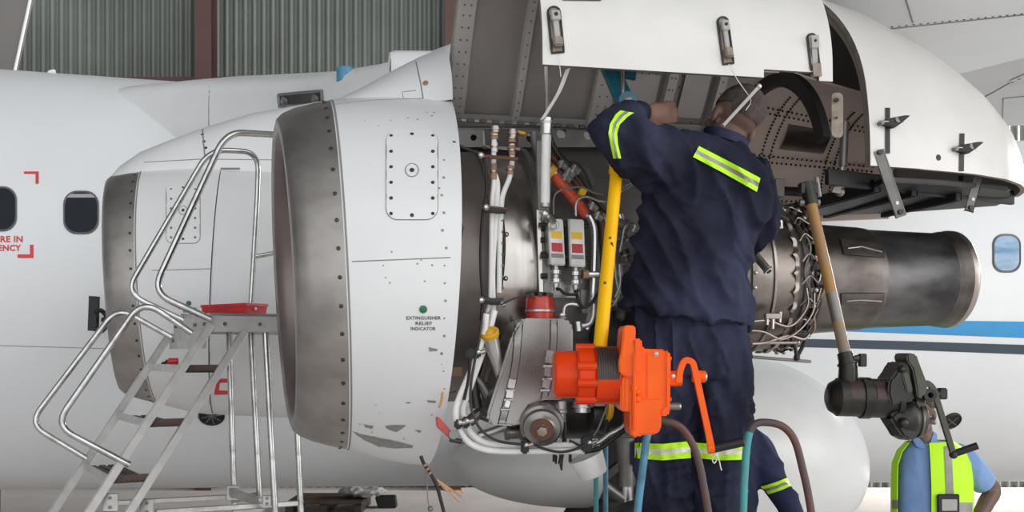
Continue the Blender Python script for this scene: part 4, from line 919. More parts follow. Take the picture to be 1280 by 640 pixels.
for pts in (((640, 474), (637, 488), (635, 500), (631, 512)), ((687, 438), (684, 458), (683, 474), (680, 488))):
    mb = MB('bright_metal')
    for (x, y), (x2, y2) in zip(pts, pts[1:]):
        h1, h2 = hit(BT, x, y, .009), hit(BT, x2, y2, .009)
        if h1 and h2:
            mb.bar(h1[0], h1[0].lerp(h2[0], .75), .010, .005, 'bright_metal', h1[1], .002); mb.cyl(h2[0]-AX*.016, h2[0]+AX*.016, .005, None, 8, 'alu')
    obj('strap_latch', mb, tank)
mb = MB('red_cap'); c = A(675, 401, tl+.07); mb.lathe(c, UP, [(0, .047), (.028, .05), (.03, .052), (.036, .052), (.038, .05), (.075, .049), (.085, .044), (.08, .035), (.07, .03), (.07, .002)], 36, 'red_cap', False); mb.lathe(c, UP, [(.031, .0525), (.031, .0535), (.038, .0535), (.038, .0525)], 36, 'alu', False)
for k in range(8): a = 2*math.pi*k/8; mb.box(c+UP*.085+V((math.cos(a)*.038, math.sin(a)*.038, 0)), .008, .008, .012, 'dark_metal', .002)
mb.cyl(c+UP*.06, c+UP*.1, .02, None, 12, 'dark_metal'); obj('filler_cap', mb, tank, label='red filler cap')
mb = MB('tank_metal'); c = A(676, 518, tl-.03); d_ = V((0.0, -.85, -.30)).normalized(); mb.lathe(A(676, 514, tl+.1), d_, [(0, .06), (.06, .068), (.10, .068), (.105, .075), (.13, .075), (.135, .066), (.15, .062), (.155, .045), (.16, .04)], 36, 'tank_metal'); p = A(676, 514, tl+.1)+d_*.16; mb.lathe(p, d_, [(0, .04), (.004, .038), (.004, .02)], 24, 'brown_pipe', False); mb.lathe(p, d_, [(0, .018), (.02, .018), (.022, .008)], 6, 'rim_metal'); obj('tank_drain_plug', mb, tank)
mb = MB('alu'); a, b = A(612, 418, -.6), A(625, 470, -.57); mb.cyl(a, b, .030, .016, 20, 'alu'); d_ = (a-b).normalized(); mb.lathe(a, (d_+V((0, -.5, .15))).normalized(), [(-.01, .031), (.0, .034), (.010, .034), (.014, .028), (.01, .018), (.018, .010), (.02, .002)], 24, 'yellow_cap'); obj('filler_tube', mb, PL, label='grey filler tube with a yellow cap')
# ---- the white tube loop under the engine, with black clamps
lp_ = -.60
Tb('white_tube', 'white_tube', [(608, 392), (604, 420), (590, 460), (575, 495), (570, 515), (573, 534), (583, 550), (600, 560), (625, 564), (660, 564), (700, 564), (730, 564)], lp_, 8)
Tb('white_tube', 'white_tube', [(618, 388), (608, 425), (595, 462), (583, 495), (578, 512), (582, 530), (592, 545), (610, 555), (635, 557.5), (670, 557.5), (705, 557), (732, 556)], lp_+.03, 9)
Tb('white_tube', 'bright_metal', [(728, 560), (748, 553), (762, 543), (775, 536), (784, 528)], lp_+.02, 6); Tb('harness', 'black', [(730, 565), (750, 560), (766, 549), (782, 537)], lp_+.0, 6)
Tb('harness', 'dark_metal', [(602, 400), (598, 430), (590, 470), (588, 500), (592, 520), (602, 538), (622, 551), (655, 556)], lp_-.03, 3.5); Tb('harness', 'dark_metal', [(664, 554), (680, 561), (700, 565), (718, 562), (730, 557)], lp_-.03, 3.5); Tb('harness', 'black', [(588, 440), (586, 470), (580, 500)], lp_-.01, 4)
for x, y, w_, h_ in ((592, 442, 9, 6), (573, 530, 5, 6), (582, 528, 5, 7), (656, 558, 5, 9), (733, 555, 7, 10)):
    mb = MB('black'); k = 3.5/F; mb.box(A(x, y, lp_), w_*k, .024, h_*k, 'black', .006, 2); mb.cyl(A(x+w_-1, y-1, lp_-.03), A(x+w_+5, y-3, lp_-.03), .008, None, 10, 'rim_metal'); mb.ball(A(x+w_-3, y-2, lp_-.034), .009, 'bright_metal', 6); obj('tube_clamp', mb, PL)
Tb('curved_pipe', 'case_brown', [(586, 528), (600, 516), (620, 512), (640, 505)], -.45, 14); Tb('curved_pipe', 'alu', [(598, 545), (612, 541), (628, 535), (645, 530)], -.5, 11); Tb('curved_pipe', 'grey_metal', [(588, 468), (600, 478), (612, 500), (618, 520)], -.5, 13); Tb('curved_pipe', 'dark_metal', [(598, 452), (592, 480), (596, 510)], -.5, 14)
mb = MB('case_brown'); mb.cyl(A(634, 540, -.5), A(653, 540, -.5), .026, None, 16, 'rim_metal'); mb.cyl(A(632, 540, -.5), A(636, 540, -.5), .03, None, 16, 'grey_metal'); mb.cyl(A(650, 540, -.5), A(654, 540, -.5), .03, None, 16, 'grey_metal'); obj('pipe_coupling', mb, PL)
# red lever and orange wire at the cowl corner
mb = MB('red_cap'); mb.prism([A(545, 520, -.62), A(551, 523, -.62), A(566, 541, -.62), A(570, 551, -.62), (A(563, 549, -.62)), A(546, 534, -.62)], NX*.025, 'red_cap', .004); mb.cyl(A(567, 543, -.63), A(567, 543, -.58), .016, None, 12, 'grey_metal'); mb.cyl(A(562, 549, -.62), A(577, 552, -.62), .009, None, 10, 'dark_metal'); obj('hinge_lever', mb, PL, label='red lever at the cowl corner')
Tb('orange_wire', 'wire_orange', [(553, 490), (552, 500), (549, 510)], -.62, 3); Tb('orange_wire', 'dark_metal', [(553, 492), (562, 491), (570, 489)], -.55, 1.5)
# hanging wiring loom
Tb('wire_loom', 'black', [(526, 570), (530, 580), (538, 592), (546, 608), (551, 625), (556, 645)], -.66, [4.5][0]); 
for k in range(3): mb = MB('tan_tape'); mb.cyl(A(530.5+3*k, 580+5*k, -.66), A(532+3*k, 582.5+5*k, -.66), .0085, None, 8, 'tan_tape'); obj('tape_band', mb, PL)
for k, (x, y) in enumerate(((577, 621), (581, 626), (574, 627), (570, 630), (579, 617))): Tb('loose_wire', ('wire_orange', 'cloth_grey')[k % 2], [(546, 599), (558, 607+k*1.5), (x-5, y-4), (x, y)], -.66, 1.5)
Tb('lanyard', 'grey_metal', [(533, 590), (534, 610), (535, 626), (538, 640)], -.66, 1.4); mb = MB('grey_metal'); mb.ball(A(538, 636, -.66), .01, 'grey_metal', 6); obj('lanyard_end', mb, PL)
# hold-open strut with its white pull strap
mb = MB('alu_tube'); t0 = A(684, 70, -.80); t1 = A(683.5, 150, -.62); t2 = A(681.5, 262, -.60)
mb.cyl(t0, t1, .0105, None, 16, 'bright_metal'); mb.cyl(A(683, 148, -.62), A(683, 168, -.62), .023, None, 20, 'bright_metal'); mb.cyl(A(683, 152, -.62), A(683, 155, -.62), .025, None, 20, 'alu'); mb.cyl(A(683, 168, -.62), A(681.5, 258, -.60), .0165, None, 20, 'white_tube'); mb.cyl(A(681.5, 254, -.60), A(681.5, 259, -.60), .018, None, 20, 'alu'); mb.ball(A(681, 267, -.60), .016, 'bright_metal', 10); mb.cyl(A(676, 264, -.60), A(686, 272, -.60), .009, None, 10, 'rim_metal'); mb.cyl(A(684, 270, -.6), A(692, 277, -.58), .012, None, 10, 'bright_metal'); obj('hold_open_strut', mb, PL)
mb = MB('white_tube'); P_ = smooth_path([A(678, 149, -.64), A(690, 130, -.68), A(700, 112, -.72), A(710, 86, -.76)]); mb.grid([[p-V((.008, 0, .003)) for p in P_], [p+V((.008, -.004, .003)) for p in P_], [p+V((.008, .002, .003)) for p in P_], [p-V((.008, -.006, .003)) for p in P_]], False, True); obj('pull_strap', mb, PL)
# white cup hanging below
mb = MB('white_tube'); c = A(741, 573, -.58); d_ = (A(732, 601, -.58)-A(727, 578, -.58)); u = V((.29, 0, .96)).normalized()
ctr = A(738, 583, -.58); axu = V((-.40, -.08, .9)).normalized()
mb.lathe(ctr-axu*.035, axu, [(0, .001), (0, .045), (.005, .05), (.072, .062), (.076, .064), (.076, .058), (.02, .046), (.02, .001)], 36, 'white_tube', False)
cup = obj('drip_cup', mb); tag(cup, 'small white plastic drip cup hung under the engine pipes', 'cup')
mb = MB('dark_metal'); mb.tube([ctr+axu*.04+V((-.055, 0, -.02)), ctr+axu*.1+V((-.03, 0, .0)), A(733, 562, -.6)], .006, 8); obj('cup_hanger', mb, cup)
# ================================================================ access stand
st = thing('access_stand', 'aluminium step ladder stand with tubular handrails between the two engines', 'ladder', V((-1.6, 4.4, 0)))
N1 = W(262, 400, 4.5); N1.z = 2.0; wv = V((-.335, .55, 0)); sd = (W(110, 642, 4.25)-W(262, 408, 4.5)); fwd = V((.862, .507, 0))
def str_pt(z): p0 = W(262, 408, 4.5); return p0+sd*((p0.z-z)/-sd.z)
bv = fwd*.165
for nm, off, ztop in (('stringer', V((0, 0, 0)), 2.02), ('stringer', wv, 1.97), ('stringer', bv+V((0.0, 0, 0)), 1.99), ('stringer', wv+bv, 1.98)):
    mb = MB('alu_plate'); mb.bar(str_pt(ztop)+off, str_pt(.02)+off, .008, .017, 'alu_plate', fwd); obj(nm, mb, st)
for k in range(8):
    z = 1.825-.228*k
    if z < .1: break
    p = str_pt(z); mb = MB('alu')
    mb.prism([p+UP*.020, p+wv+UP*.020, p+wv-UP*.014, p-UP*.014], fwd*.006, 'alu_plate', .001); mb.prism([p+bv*.05+UP*.020, p+bv+UP*.020, p+bv-UP*.014, p+bv*.05-UP*.014], wv*.012, 'wood_brown', .001)
    mb.prism([p+fwd*.006-UP*.004, p+wv+fwd*.006-UP*.004, p+wv+bv-UP*.004, p+bv-UP*.004], -UP*.010, 'wood_brown', .002)
    for t in (.25, .5, .75): mb.bar(p+fwd*.165*t-UP*.003, p+fwd*.165*t+wv-UP*.003, .012, .002, 'wood_brown')
    obj('step', mb, st)
zt = W(262, 391, 4.5).z; L_ = fwd*.62
mb = MB('alu'); mb.prism([N1+UP*(zt-2), N1+wv+UP*(zt-2), N1+wv+L_+UP*(zt-2), N1+L_+UP*(zt-2)], -UP*.012, 'alu', .002); obj('platform', mb, st)
for a, b in ((N1, N1+L_), (N1+wv, N1+wv+L_), (N1+L_, N1+wv+L_), (N1, N1+wv)):
    mb = MB('alu'); a2, b2 = V((a.x, a.y, zt-.012)), V((b.x, b.y, zt-.012)); nn = (b2-a2).cross(UP).normalized()*.006
    mb.prism([a2, b2, b2-UP*.07, a2-UP*.07], nn, 'alu_plate', .001)
    for t in (.1, .35, .65, .9): q = a2.lerp(b2, t)-UP*.035; mb.cyl(q-nn*2, q+nn*2.6, .008, None, 8, 'grey_metal')
    obj('platform_rim', mb, st)
mb = MB('alu'); a, b = str_pt(1.99), str_pt(1.99)+wv; mb.prism([a, b, b-UP*.075, a-UP*.075], -fwd*.006, 'alu_plate', .001)
for t in (.12, .88): q = a.lerp(b, t)-UP*.035; mb.cyl(q-fwd*.012, q, .010, None, 8, 'grey_metal')
obj('apron_plate', mb, st)
for (x0, y0, x1, y1, Y) in ((286, 424, 292, 604, 4.98), (313, 414, 324, 612, 4.88), (331, 412, 344, 640, 4.66), (366, 412, 376, 640, 4.86)):
    mb = MB('alu_tube'); a, b = W(x0, y0, Y), W(x1, y1, Y); a = W(x0, y0-(0), Y); a.z = zt-.03; d = (b-a)/(a.z-b.z); mb.cyl(a, a+d*(a.z-.012), .0145, None, 14); mb.cyl(a+d*(a.z-.03), a+d*(a.z-.0), .022, None, 12, 'black'); obj('leg', mb, st)
def brace(x0, y0, Y0, x1, y1, Y1, hw=.011, hh=.018, nm='brace'): mb = MB('alu'); mb.bar(W(x0, y0, Y0), W(x1, y1, Y1), hw, hh, 'alu'); obj(nm, mb, st)
brace(135, 629, 4.75, 290, 621, 4.98, .01, .012); brace(286, 614, 4.97, 326, 628, 4.72, .01, .02); brace(291, 625, 4.97, 326, 618, 4.9, .01, .016); brace(195, 640, 4.35, 372, 629, 4.84, .01, .012); brace(292, 640, 4.7, 330, 637, 4.68, .01, .01)
for x, y, Y, w_ in ((291, 616, 4.95, .03), (334, 626, 4.66, .02), (138, 628, 4.3, .032), (184, 634, 4.4, .03)):
    mb = MB('alu'); mb.box(W(x, y, Y), w_, .006, w_*1.2, 'alu', .003)
    for t in (-.6, .6): mb.cyl(W(x, y, Y)+V((0, -.012, w_*t)), W(x, y, Y)+V((0, 0, w_*t)), .007, None, 8, 'grey_metal')
    obj('bracket', mb, st)
def rail(pts, r=.0135, rad=.09): mb = MB('alu_tube'); mb.tube(fillet([W(*p) for p in pts], rad, 8), r, 14); obj('handrail', mb, st)
rail([(264, 399, 4.48), (190, 366, 4.40), (283, 165, 4.50), (352, 169, 4.74), (420, 172, 5.02), (415, 398, 5.02)], .0145)
rail([(256, 413, 4.92), (157, 366, 4.84), (262, 187, 4.95), (323, 190, 5.1), (322, 240, 5.12), (313, 392, 5.12)], .0135)
rail([(318, 321, 5.12), (350, 315, 5.2), (415, 304, 5.4)], .0115, .02)
rail([(240, 416, 4.44), (178, 375, 4.38), (68, 532, 4.22), (162, 581, 4.32)], .0135, .085); rail([(215, 422, 4.90), (147, 384, 4.85), (36, 530, 4.70), (108, 573, 4.78)], .0135, .085)
# red tray and clamp
tr = thing('tool_tray', 'long red metal tray lying on the stand platform', 'tray', W(300, 391, 4.62)); tr.location.z = zt; WORLD[tr.name].z = zt
a, b, c = W(308, 390, 4.58), W(252, 390, 4.80), W(334, 390, 4.70)
for p in (a, b, c): p.z = zt+.001
e1, e2 = (b-a), (c-a); mb = MB('red_paint')
def frame4(lift, ins): i1, i2 = e1.normalized()*ins, e2.normalized()*ins; return [a+i1+i2+UP*lift, b-i1+i2+UP*lift, b-i1+(e2-i2)+UP*lift, c+i1-i2+UP*lift]
r0, r1, r2, r3 = frame4(0, .004), frame4(.034, 0), frame4(.034, .006), frame4(.006, .008)
mb.grid([r0, r1, r2, r3], True); mb.add(r3, [(0, 1, 2, 3)]); mb.add(r0, [(3, 2, 1, 0)]); obj('tray', mb, tr)
q1, q2, q3 = frame4(.034, -.004), frame4(.046, -.004), frame4(.046, .006); mb = MB('red_paint'); mb.grid([q1, q2, q3, frame4(.034, .006)], True, True); obj('rim', mb, tr)
mb = MB('alu'); mb.ball(a+e2*.45+UP*.022-V((0, .004, 0)), .007, 'label_white', 6); obj('rivet_head', mb, tr)
p = str_pt(1.825)+wv*.55+fwd*.04; cl = thing('hose_clamp', 'small red clamp with a dark tip left on the top step of the ladder', 'clamp', V((p.x, p.y, 1.837)))
mb = MB('red_paint'); mb.cyl(p+V((-.01, 0, .03)), p+V((.03, 0, .034)), .017, .014, 14); mb.box(p+V((.005, 0, .02)), .022, .012, .008, 'red_paint', .003); obj('body', mb, cl)
mb = MB('black'); mb.cyl(p+V((-.045, 0, .022)), p+V((-.01, 0, .03)), .005, .009, 10); mb.cyl(p+V((-.03, 0, .018)), p+V((-.02, 0, .04)), .004, None, 8); obj('tip', mb, cl)

# ================================================================ hoists
def bolt(mb, p, d, r=.008, m='grey_metal'): d = V(d).normalized(); mb.lathe(p, d, [(0, r*1.3), (r*.4, r*1.3), (r*.4, r), (r*1.3, r), (r*1.5, r*.6)], 6, m)
YW = 3.15; k = YW/F
h1 = thing('hand_hoist', 'yellow pole hoist with an orange hand winch in front of the worker', 'hoist', W(760, 541, YW))
PB, PT = W(750, 436, YW+.03), W(771.5, 205, 3.44)
mb = MB('yellow_paint'); d = (PT-PB).normalized(); mb.tube([PB, PT], [.0215, .0205], 24)
for t in (.33, .54, .57):    # chipped paint
    p = PB.lerp(PT, t); mb.box(p+V((.006*math.sin(t*50), -.0212, 0)), .0035, .0012, .008, 'dark_metal', 0, 1, (1, 0, .2))
obj('pole', mb, h1)
mb = MB('yellow_paint'); p = PT; mb.cyl(p-d*.035, p-d*.012, .0255, None, 20); mb.prism([p+V((-.024, -.02, -.02)), p+V((.024, -.02, -.02)), p+V((.024, -.02, .03)), p+V((.014, -.02, .045)), p+V((-.016, -.02, .045)), p+V((-.024, -.02, .03))], V((0, .014, 0)), 'yellow_paint', .004)
mb.prism([p+V((-.024, .01, -.02)), p+V((.024, .01, -.02)), p+V((.024, .01, .03)), p+V((.014, .01, .045)), p+V((-.016, .01, .045)), p+V((-.024, .01, .03))], V((0, .014, 0)), 'yellow_paint', .004); mb.box(p+V((0, .0, -.012)), .024, .022, .012, 'yellow_paint', .004)
mb.cyl(p+V((-.03, 0, .012)), p+V((.045, 0, .012)), .009, None, 12, 'bright_metal'); mb.ball(p+V((.045, 0, .012)), .011, 'rim_metal', 6); obj('clevis', mb, h1)
TA, TB = W(783, 132, 3.56), W(754, 66, 3.62)
mb = MB('grey_metal'); mb.cyl(PT+UP*.02, W(779, 150, 3.53), .011, None, 12); mb.cyl(W(779, 158, 3.53), W(778, 82, 3.53), .006, None, 10, 'rim_metal'); mb.ball(W(779, 133, 3.53), .018, 'dark_metal', 7); obj('link_rod', mb, h1)
mb = MB('teal_paint'); u = (TB-TA).normalized(); mb.bar(TA, TB+u*.05, .03, .02, 'teal_paint', V((0, -1, 0)), .004); mb.bar(TA+V((0, -.022, 0)), TB+V((0, -.022, 0)), .008, .004, 'teal_paint', V((0, -1, 0)), .001); mb.cyl(TA+V((0, -.04, .01)), TA+V((0, .04, .01)), .03, None, 16)
mb.bar(W(786, 98, 3.72), W(790, 78, 3.72), .025, .02, 'teal_paint', V((0, -1, 0))); bolt(mb, TA+V((0, -.042, .01)), (0, -1, 0), .012); obj('bracket_arm', mb, h1)
Dx = V((1, .03, 0)).normalized()
def wl(mb, px, py, prof, n=36, m=None, Y=None, **kw): mb.lathe(W(px, py, Y or YW), Dx, [(t*k, r*k) for t, r in prof], n, m, **kw)
mb = MB('orange_red'); wl(mb, 691, 468, [(0, 14), (.5, 25), (3, 28.5), (6, 29.5), (30, 29.5)]); wl(mb, 720, 469, [(0, 29), (0, 33), (2, 34.5), (20, 34.5), (22, 33), (22, 28)])
for a in (90, 20, -15, -60, -110, 150, 200):
    c = W(731, 469, YW)+V((0, -math.cos(math.radians(a))*34*k, math.sin(math.radians(a))*34*k)); mb.cyl(c-Dx*11*k, c+Dx*12*k, 5.5*k, None, 10, 'orange_red'); bolt(mb, c+Dx*12*k, Dx, .006)
obj('motor_cap', mb, h1)
mb = MB('orange_red'); wl(mb, 742, 469, [(0, 31), (1, 35.5), (3, 36), (30, 36), (33, 33)]); obj('drum', mb, h1)
mb = MB('dark_metal'); mb.lathe(W(743, 469, YW), Dx, [(0.5*k, 36.3*k), (27*k, 36.3*k)], 18, 'brown_pipe', False, (math.radians(-75), math.radians(8)), V((0, -1, 0)))
for j in range(9): mb.lathe(W(743.5+j*3, 469, YW), Dx, [(0, 36.4*k), (1.2*k, 36.8*k), (2.4*k, 36.4*k)], 18, 'dark_metal', False, (math.radians(-73), math.radians(6)), V((0, -1, 0)))
obj('cable_window', mb, h1, label='dark drum opening')
def plate(mb, poly, y0, y1, m='orange_paint', bev=.006, seg=2): mb.prism([W(x, y, YW)+V((0, y0, 0)) for x, y in poly], V((0, y1-y0, 0)), m, bev, seg)
mb = MB('orange_paint'); plate(mb, [(775, 409), (778, 407.5), (789, 408), (790, 412), (788, 470), (780, 471), (770, 466), (769, 452), (772, 440)], -.10, .05); obj('mounting_plate', mb, h1)
mb = MB('orange_paint')
plate(mb, [(783, 426), (786, 423), (798, 424), (799, 436), (826, 437), (829, 442), (829, 508), (824, 516), (772, 512), (772, 470), (784, 466)], -.085, .08, bev=.012, seg=3)
plate(mb, [(783, 497), (822, 495), (821, 534), (815, 540), (796, 541), (793, 544), (785, 543), (783, 536)], -.095, .07, bev=.012, seg=3)
plate(mb, [(787, 424), (797, 424.5), (796, 466), (788, 467)], -.105, -.08, bev=.005); plate(mb, [(786, 440), (790, 440), (790, 535), (786, 535)], -.108, -.08, bev=.004)
for x, y in ((792, 488), (792, 497), (788, 484)): c = W(x, y, YW)+V((0, -.095, 0)); mb.ball(c, .011, 'orange_paint', 8)
plate(mb, [(803, 440), (822, 441), (822, 500), (803, 500)], -.09, -.08, bev=.004)
for x, y in ((815, 442.5),): bolt(mb, W(x, y, YW)+V((0, -.088, 0)), (0, -1, 0), .006, 'alu')
plate(mb, [(777, 473), (779, 471), (783, 474), (783, 510), (776, 513)], -.09, .06, bev=.004)
obj('gearbox', mb, h1)
mb = MB('orange_paint'); plate(mb, [(826, 438), (831, 439), (833, 445), (832, 511), (830, 518), (820, 518), (820, 510), (826, 505)], -.092, .085, bev=.005)
for y in (448, 470, 498): bolt(mb, W(832, y, YW)+V((0, -.06, 0)), Dx, .006, 'orange_paint')
obj('end_cover', mb, h1)
mb = MB('grey_metal'); mb.cyl(W(832, 508, YW-.06), W(849, 508, YW-.06), 4.6*k, None, 16, 'grey_metal'); mb.cyl(W(849, 508, YW-.06), W(851, 508, YW-.06), 5*k, 4*k, 16, 'rim_metal'); obj('brake_pin', mb, h1)
mb = MB('orange_paint'); yc = YW-.05
mb.cyl(W(832, 473.5, yc), W(852, 473.5, yc), 9*k, None, 20); mb.cyl(W(836, 473.5, yc), W(848, 473.5, yc), 10*k, None, 6); bolt(mb, W(840, 470, yc)-V((0, 10*k, 0)), (0, -1, 0), .005, 'alu')
mb.cyl(W(866, 470, yc-.01), W(881, 471, yc-.01), 7.5*k, None, 20); mb.cyl(W(881, 471, yc-.01), W(883, 471, yc-.01), 7*k, 6*k, 20, 'rim_metal')
obj('crank_hub', mb, h1)
def strip(mb, pts, wpx, th, Y, m):
    """flat bent bar through pixel points, wide side to the front"""
    P_ = fillet([W(x, y, Y) for x, y in pts], .03, 6); hw = wpx/2*Y/F; R_ = []
    for i, p in enumerate(P_):
        t = (P_[min(i+1, len(P_)-1)]-P_[max(i-1, 0)]); n_ = V((-t.z, 0, t.x)).normalized()
        R_.append([p+n_*hw-V((0, th, 0)), p-n_*hw-V((0, th, 0)), p-n_*hw+V((0, th, 0)), p+n_*hw+V((0, th, 0))])
    mb.grid(R_, True); mb.add(R_[0], [(0, 1, 2, 3)]); mb.add(R_[-1], [(3, 2, 1, 0)])
mb = MB('orange_paint'); strip(mb, [(848, 478), (850, 462), (856, 449), (866, 452), (871, 474), (889, 558)], 7.5, .009, yc-.02, 'orange_paint'); mb.cyl(W(884.5, 560, yc-.015), W(892, 559, yc-.015), 7.5*k, None, 16); obj('crank_arm', mb, h1)
mb = MB('black'); mb.cyl(W(892, 560.5, yc-.015), W(929.5, 552, yc-.03), 5.6*k, 5.8*k, 18); mb.lathe(W(929, 552.2, yc-.03), V((1, -.1, .2)), [(0, 5.8*k), (.003, 5*k), (.004, .001)], 18, 'dark_metal', False); obj('crank_handle', mb, h1)
mb = MB('label_white'); mb.tube(smooth_path([W(893, 567, yc-.02), W(896, 573, yc-.02), (W(893, 579, yc-.02)), W(890.5, 574, yc-.02), W(895, 568, yc-.03), W(899, 576, yc-.02), W(900.5, 583, yc-.02), W(902, 588, yc-.02)]), .0018, 6); obj('string', mb, h1, label='loose end of white string')

YD = 3.5; k2 = YD/F
h2 = thing('hand_hoist', 'dark olive hand winch on a worn tan pole under the exhaust', 'hoist', W(1090, 550, YD))
mb = MB('tan_pole'); a, b = W(1012, 246, YD+.12), W(1056.5, 443, YD); mb.tube([a, b], .0195, 22, 'tan_pole'); mb.tube([a.lerp(b, .62), a.lerp(b, .80)], .0198, 22, 'grey_metal', False); obj('pole', mb, h2)
mb = MB('winch_dark'); d = (b-a).normalized(); mb.cyl(a-d*.05, a+d*.03, .026, .024, 18); mb.cyl(a+V((-.035, 0, -.02)), a+V((.035, 0, -.02)), .012, None, 12, 'grey_metal'); mb.box(a-d*.03, .03, .02, .02); mb.cyl(a-d*.05+V((.035, 0, .02)), a-d*.0+V((.035, 0, 0)), .008, None, 8, 'grey_metal'); obj('top_clevis', mb, h2)
mb = MB('winch_dark'); c = W(1060, 474, YD); mb.tube([b-d*.005, b+d*.02, b+d*.045, c], [.026, .027, .031, .033], 20); mb.tube([b+d*.03, b+d*.036], .034, 20); mb.cyl(b+d*.02, b+d*.02+V((.05, -.01, .01)), .011, None, 10, 'winch_olive'); mb.box(b+d*.02+V((.05, -.01, 0)), .012, .012, .022, 'winch_dark'); obj('socket', mb, h2)
D2 = V((1, .02, -.02)).normalized()
def wl2(mb, px, py, prof, m=None, n=36): mb.lathe(W(px, py, YD), D2, [(t*k2, r*k2) for t, r in prof], n, m)
mb = MB('winch_dark'); wl2(mb, 1033, 496, [(0, 8), (.5, 11), (2, 14), (4, 18), (11, 22), (13, 24), (24, 24)])
obj('motor_cap', mb, h2)
mb = MB('winch_dark'); wl2(mb, 1056, 497, [(0, 23), (0, 23.5), (19, 23.5), (19, 26), (30, 26), (30, 24.5), (60, 24.5), (60, 29), (66, 30)])
mb.lathe(W(1057, 497, YD), D2, [(0, 23.8*k2), (16*k2, 23.8*k2)], 14, 'winch_maroon', False, (math.radians(-70), math.radians(0)), V((0, -1, 0))); mb.lathe(W(1088, 498, YD), D2, [(0, 24.8*k2), (23*k2, 24.8*k2)], 14, 'winch_maroon', False, (math.radians(-75), math.radians(0)), V((0, -1, 0))); obj('drum', mb, h2)
def plate2(mb, poly, y0, y1, m, bev=.005): mb.prism([W(x, y, YD)+V((0, y0, 0)) for x, y in poly], V((0, y1-y0, 0)), m, bev, 2)
mb = MB('winch_olive'); plate2(mb, [(1121, 443), (1124, 441), (1133, 443), (1136, 452), (1146, 478), (1146, 488), (1142, 494), (1134, 496), (1132, 480), (1128, 460), (1122, 452)], -.09, .03, 'winch_olive'); obj('mounting_plate', mb, h2)
mb = MB('winch_dark'); plate2(mb, [(1102, 474), (1108, 468), (1114, 456), (1119, 451), (1127, 455), (1132, 495), (1134, 500), (1104, 505), (1100, 490)], -.075, .06, 'winch_dark', .01); plate2(mb, [(1116, 466), (1124, 464), (1130, 488), (1122, 490)], -.083, -.07, 'winch_olive', .004)
mb.ball(W(1117, 461, YD)-V((0, .075, 0)), .013, 'winch_dark', 7); mb.ball(W(1125, 450, YD)-V((0, .06, 0)), .012, 'winch_dark', 7)
plate2(mb, [(1104, 520), (1112, 512), (1135, 508), (1142, 520), (1141, 545), (1130, 550), (1120, 545)], -.06, .06, 'winch_dark', .01); mb.ball(W(1120, 527, YD)-V((0, .065, 0)), .018, 'winch_dark', 8)
wl2(mb, 1112, 523, [(0, 14), (4, 22), (12, 26), (24, 27), (28, 25)], 'winch_dark'); obj('gearbox', mb, h2)
mb = MB('winch_olive'); wl2(mb, 1137, 524, [(0, 20), (0, 23), (1.5, 24), (4, 24), (4, 21), (8, 21), (8, 23), (15, 22), (17, 19)], 'winch_olive'); wl2(mb, 1139, 505, [(0, 13), (1, 15), (11, 15), (13, 12)], 'winch_olive')
mb.lathe(W(1137, 524, YD), D2, [(1.6*k2, 24.1*k2), (2.4*k2, 24.5*k2), (3.2*k2, 24.1*k2)], 40, 'rim_metal', False); mb.lathe(W(1137, 524, YD), D2, [(9*k2, 23*k2), (9.6*k2, 23.4*k2), (10.2*k2, 23*k2)], 40, 'rim_metal', False); obj('end_cover', mb, h2)
mb = MB('grey_metal'); mb.cyl(W(1152, 526.5, YD), W(1168, 526.5, YD-.02), 4*k2, None, 14); mb.cyl(W(1162, 526.5, YD-.01), W(1170, 526.5, YD-.02), 4.4*k2, None, 14, 'rim_metal'); obj('brake_pin', mb, h2)
mb = MB('winch_dark'); yc = YD-.03; mb.cyl(W(1146, 496, YD), W(1160, 494, yc), 6*k2, None, 14); mb.cyl(W(1162, 494, yc-.01), W(1176, 492, yc-.01), 6*k2, None, 14); mb.box(W(1177.5, 492, yc-.01), 5*k2, 6*k2, 7*k2, 'winch_dark', .004); obj('crank_hub', mb, h2)
mb = MB('winch_olive'); strip(mb, [(1148, 497), (1152, 484), (1157, 477), (1166, 484), (1174, 510), (1192, 569)], 6.5, .008, yc-.02, 'winch_olive'); mb.lathe(W(1163.5, 494, yc-.035), V((0, 1, 0)), [(0, 3.5*k2), (0, 8*k2), (.02, 8*k2), (.02, 3.5*k2)], 20, 'winch_dark', False); mb.ball(W(1192, 568, yc-.02), .015, 'winch_dark', 7); obj('crank_arm', mb, h2)
mb = MB('black'); mb.cyl(W(1193, 567, yc-.02), W(1222, 557, yc-.04), 4.6*k2, None, 16); obj('crank_handle', mb, h2)

# ================================================================ work platform with pipe rails
wp = thing('work_platform', 'work platform with blue and rust painted pipe hoops around the worker', 'platform', V((.62, 3.6, 0)))
DZ = 1.085
mb = MB('wood_brown'); mb.box((.62, 3.62, DZ-.02), .62, .36, .02, 'wood_brown', .004); obj('deck', mb, wp)
for x in (.05, 1.19):
    for y in (3.30, 3.94): mb = MB('blue_rail'); mb.cyl((x, y, 0), (x, y, DZ-.035), .022, None, 14, 'blue_rail'); obj('leg', mb, wp)
def hoop(segs, Y, ysp, r=.0125):
    P_ = [W(x, y, Y) for x, y in segs]; P_ = smooth_path(P_, 6); P_[0].z = min(P_[0].z, DZ-.02); P_[-1].z = min(P_[-1].z, DZ-.02)
    mb = MB('rust_rail')
    n = next(i for i in range(len(P_)) if P_[i].z > W(0, ysp, Y).z)
    mb.tube(P_[:n+1], r, 14, HC, True); mb.tube(P_[n:], r, 14, 'rust_rail', True); obj('rail_hoop', mb, wp)
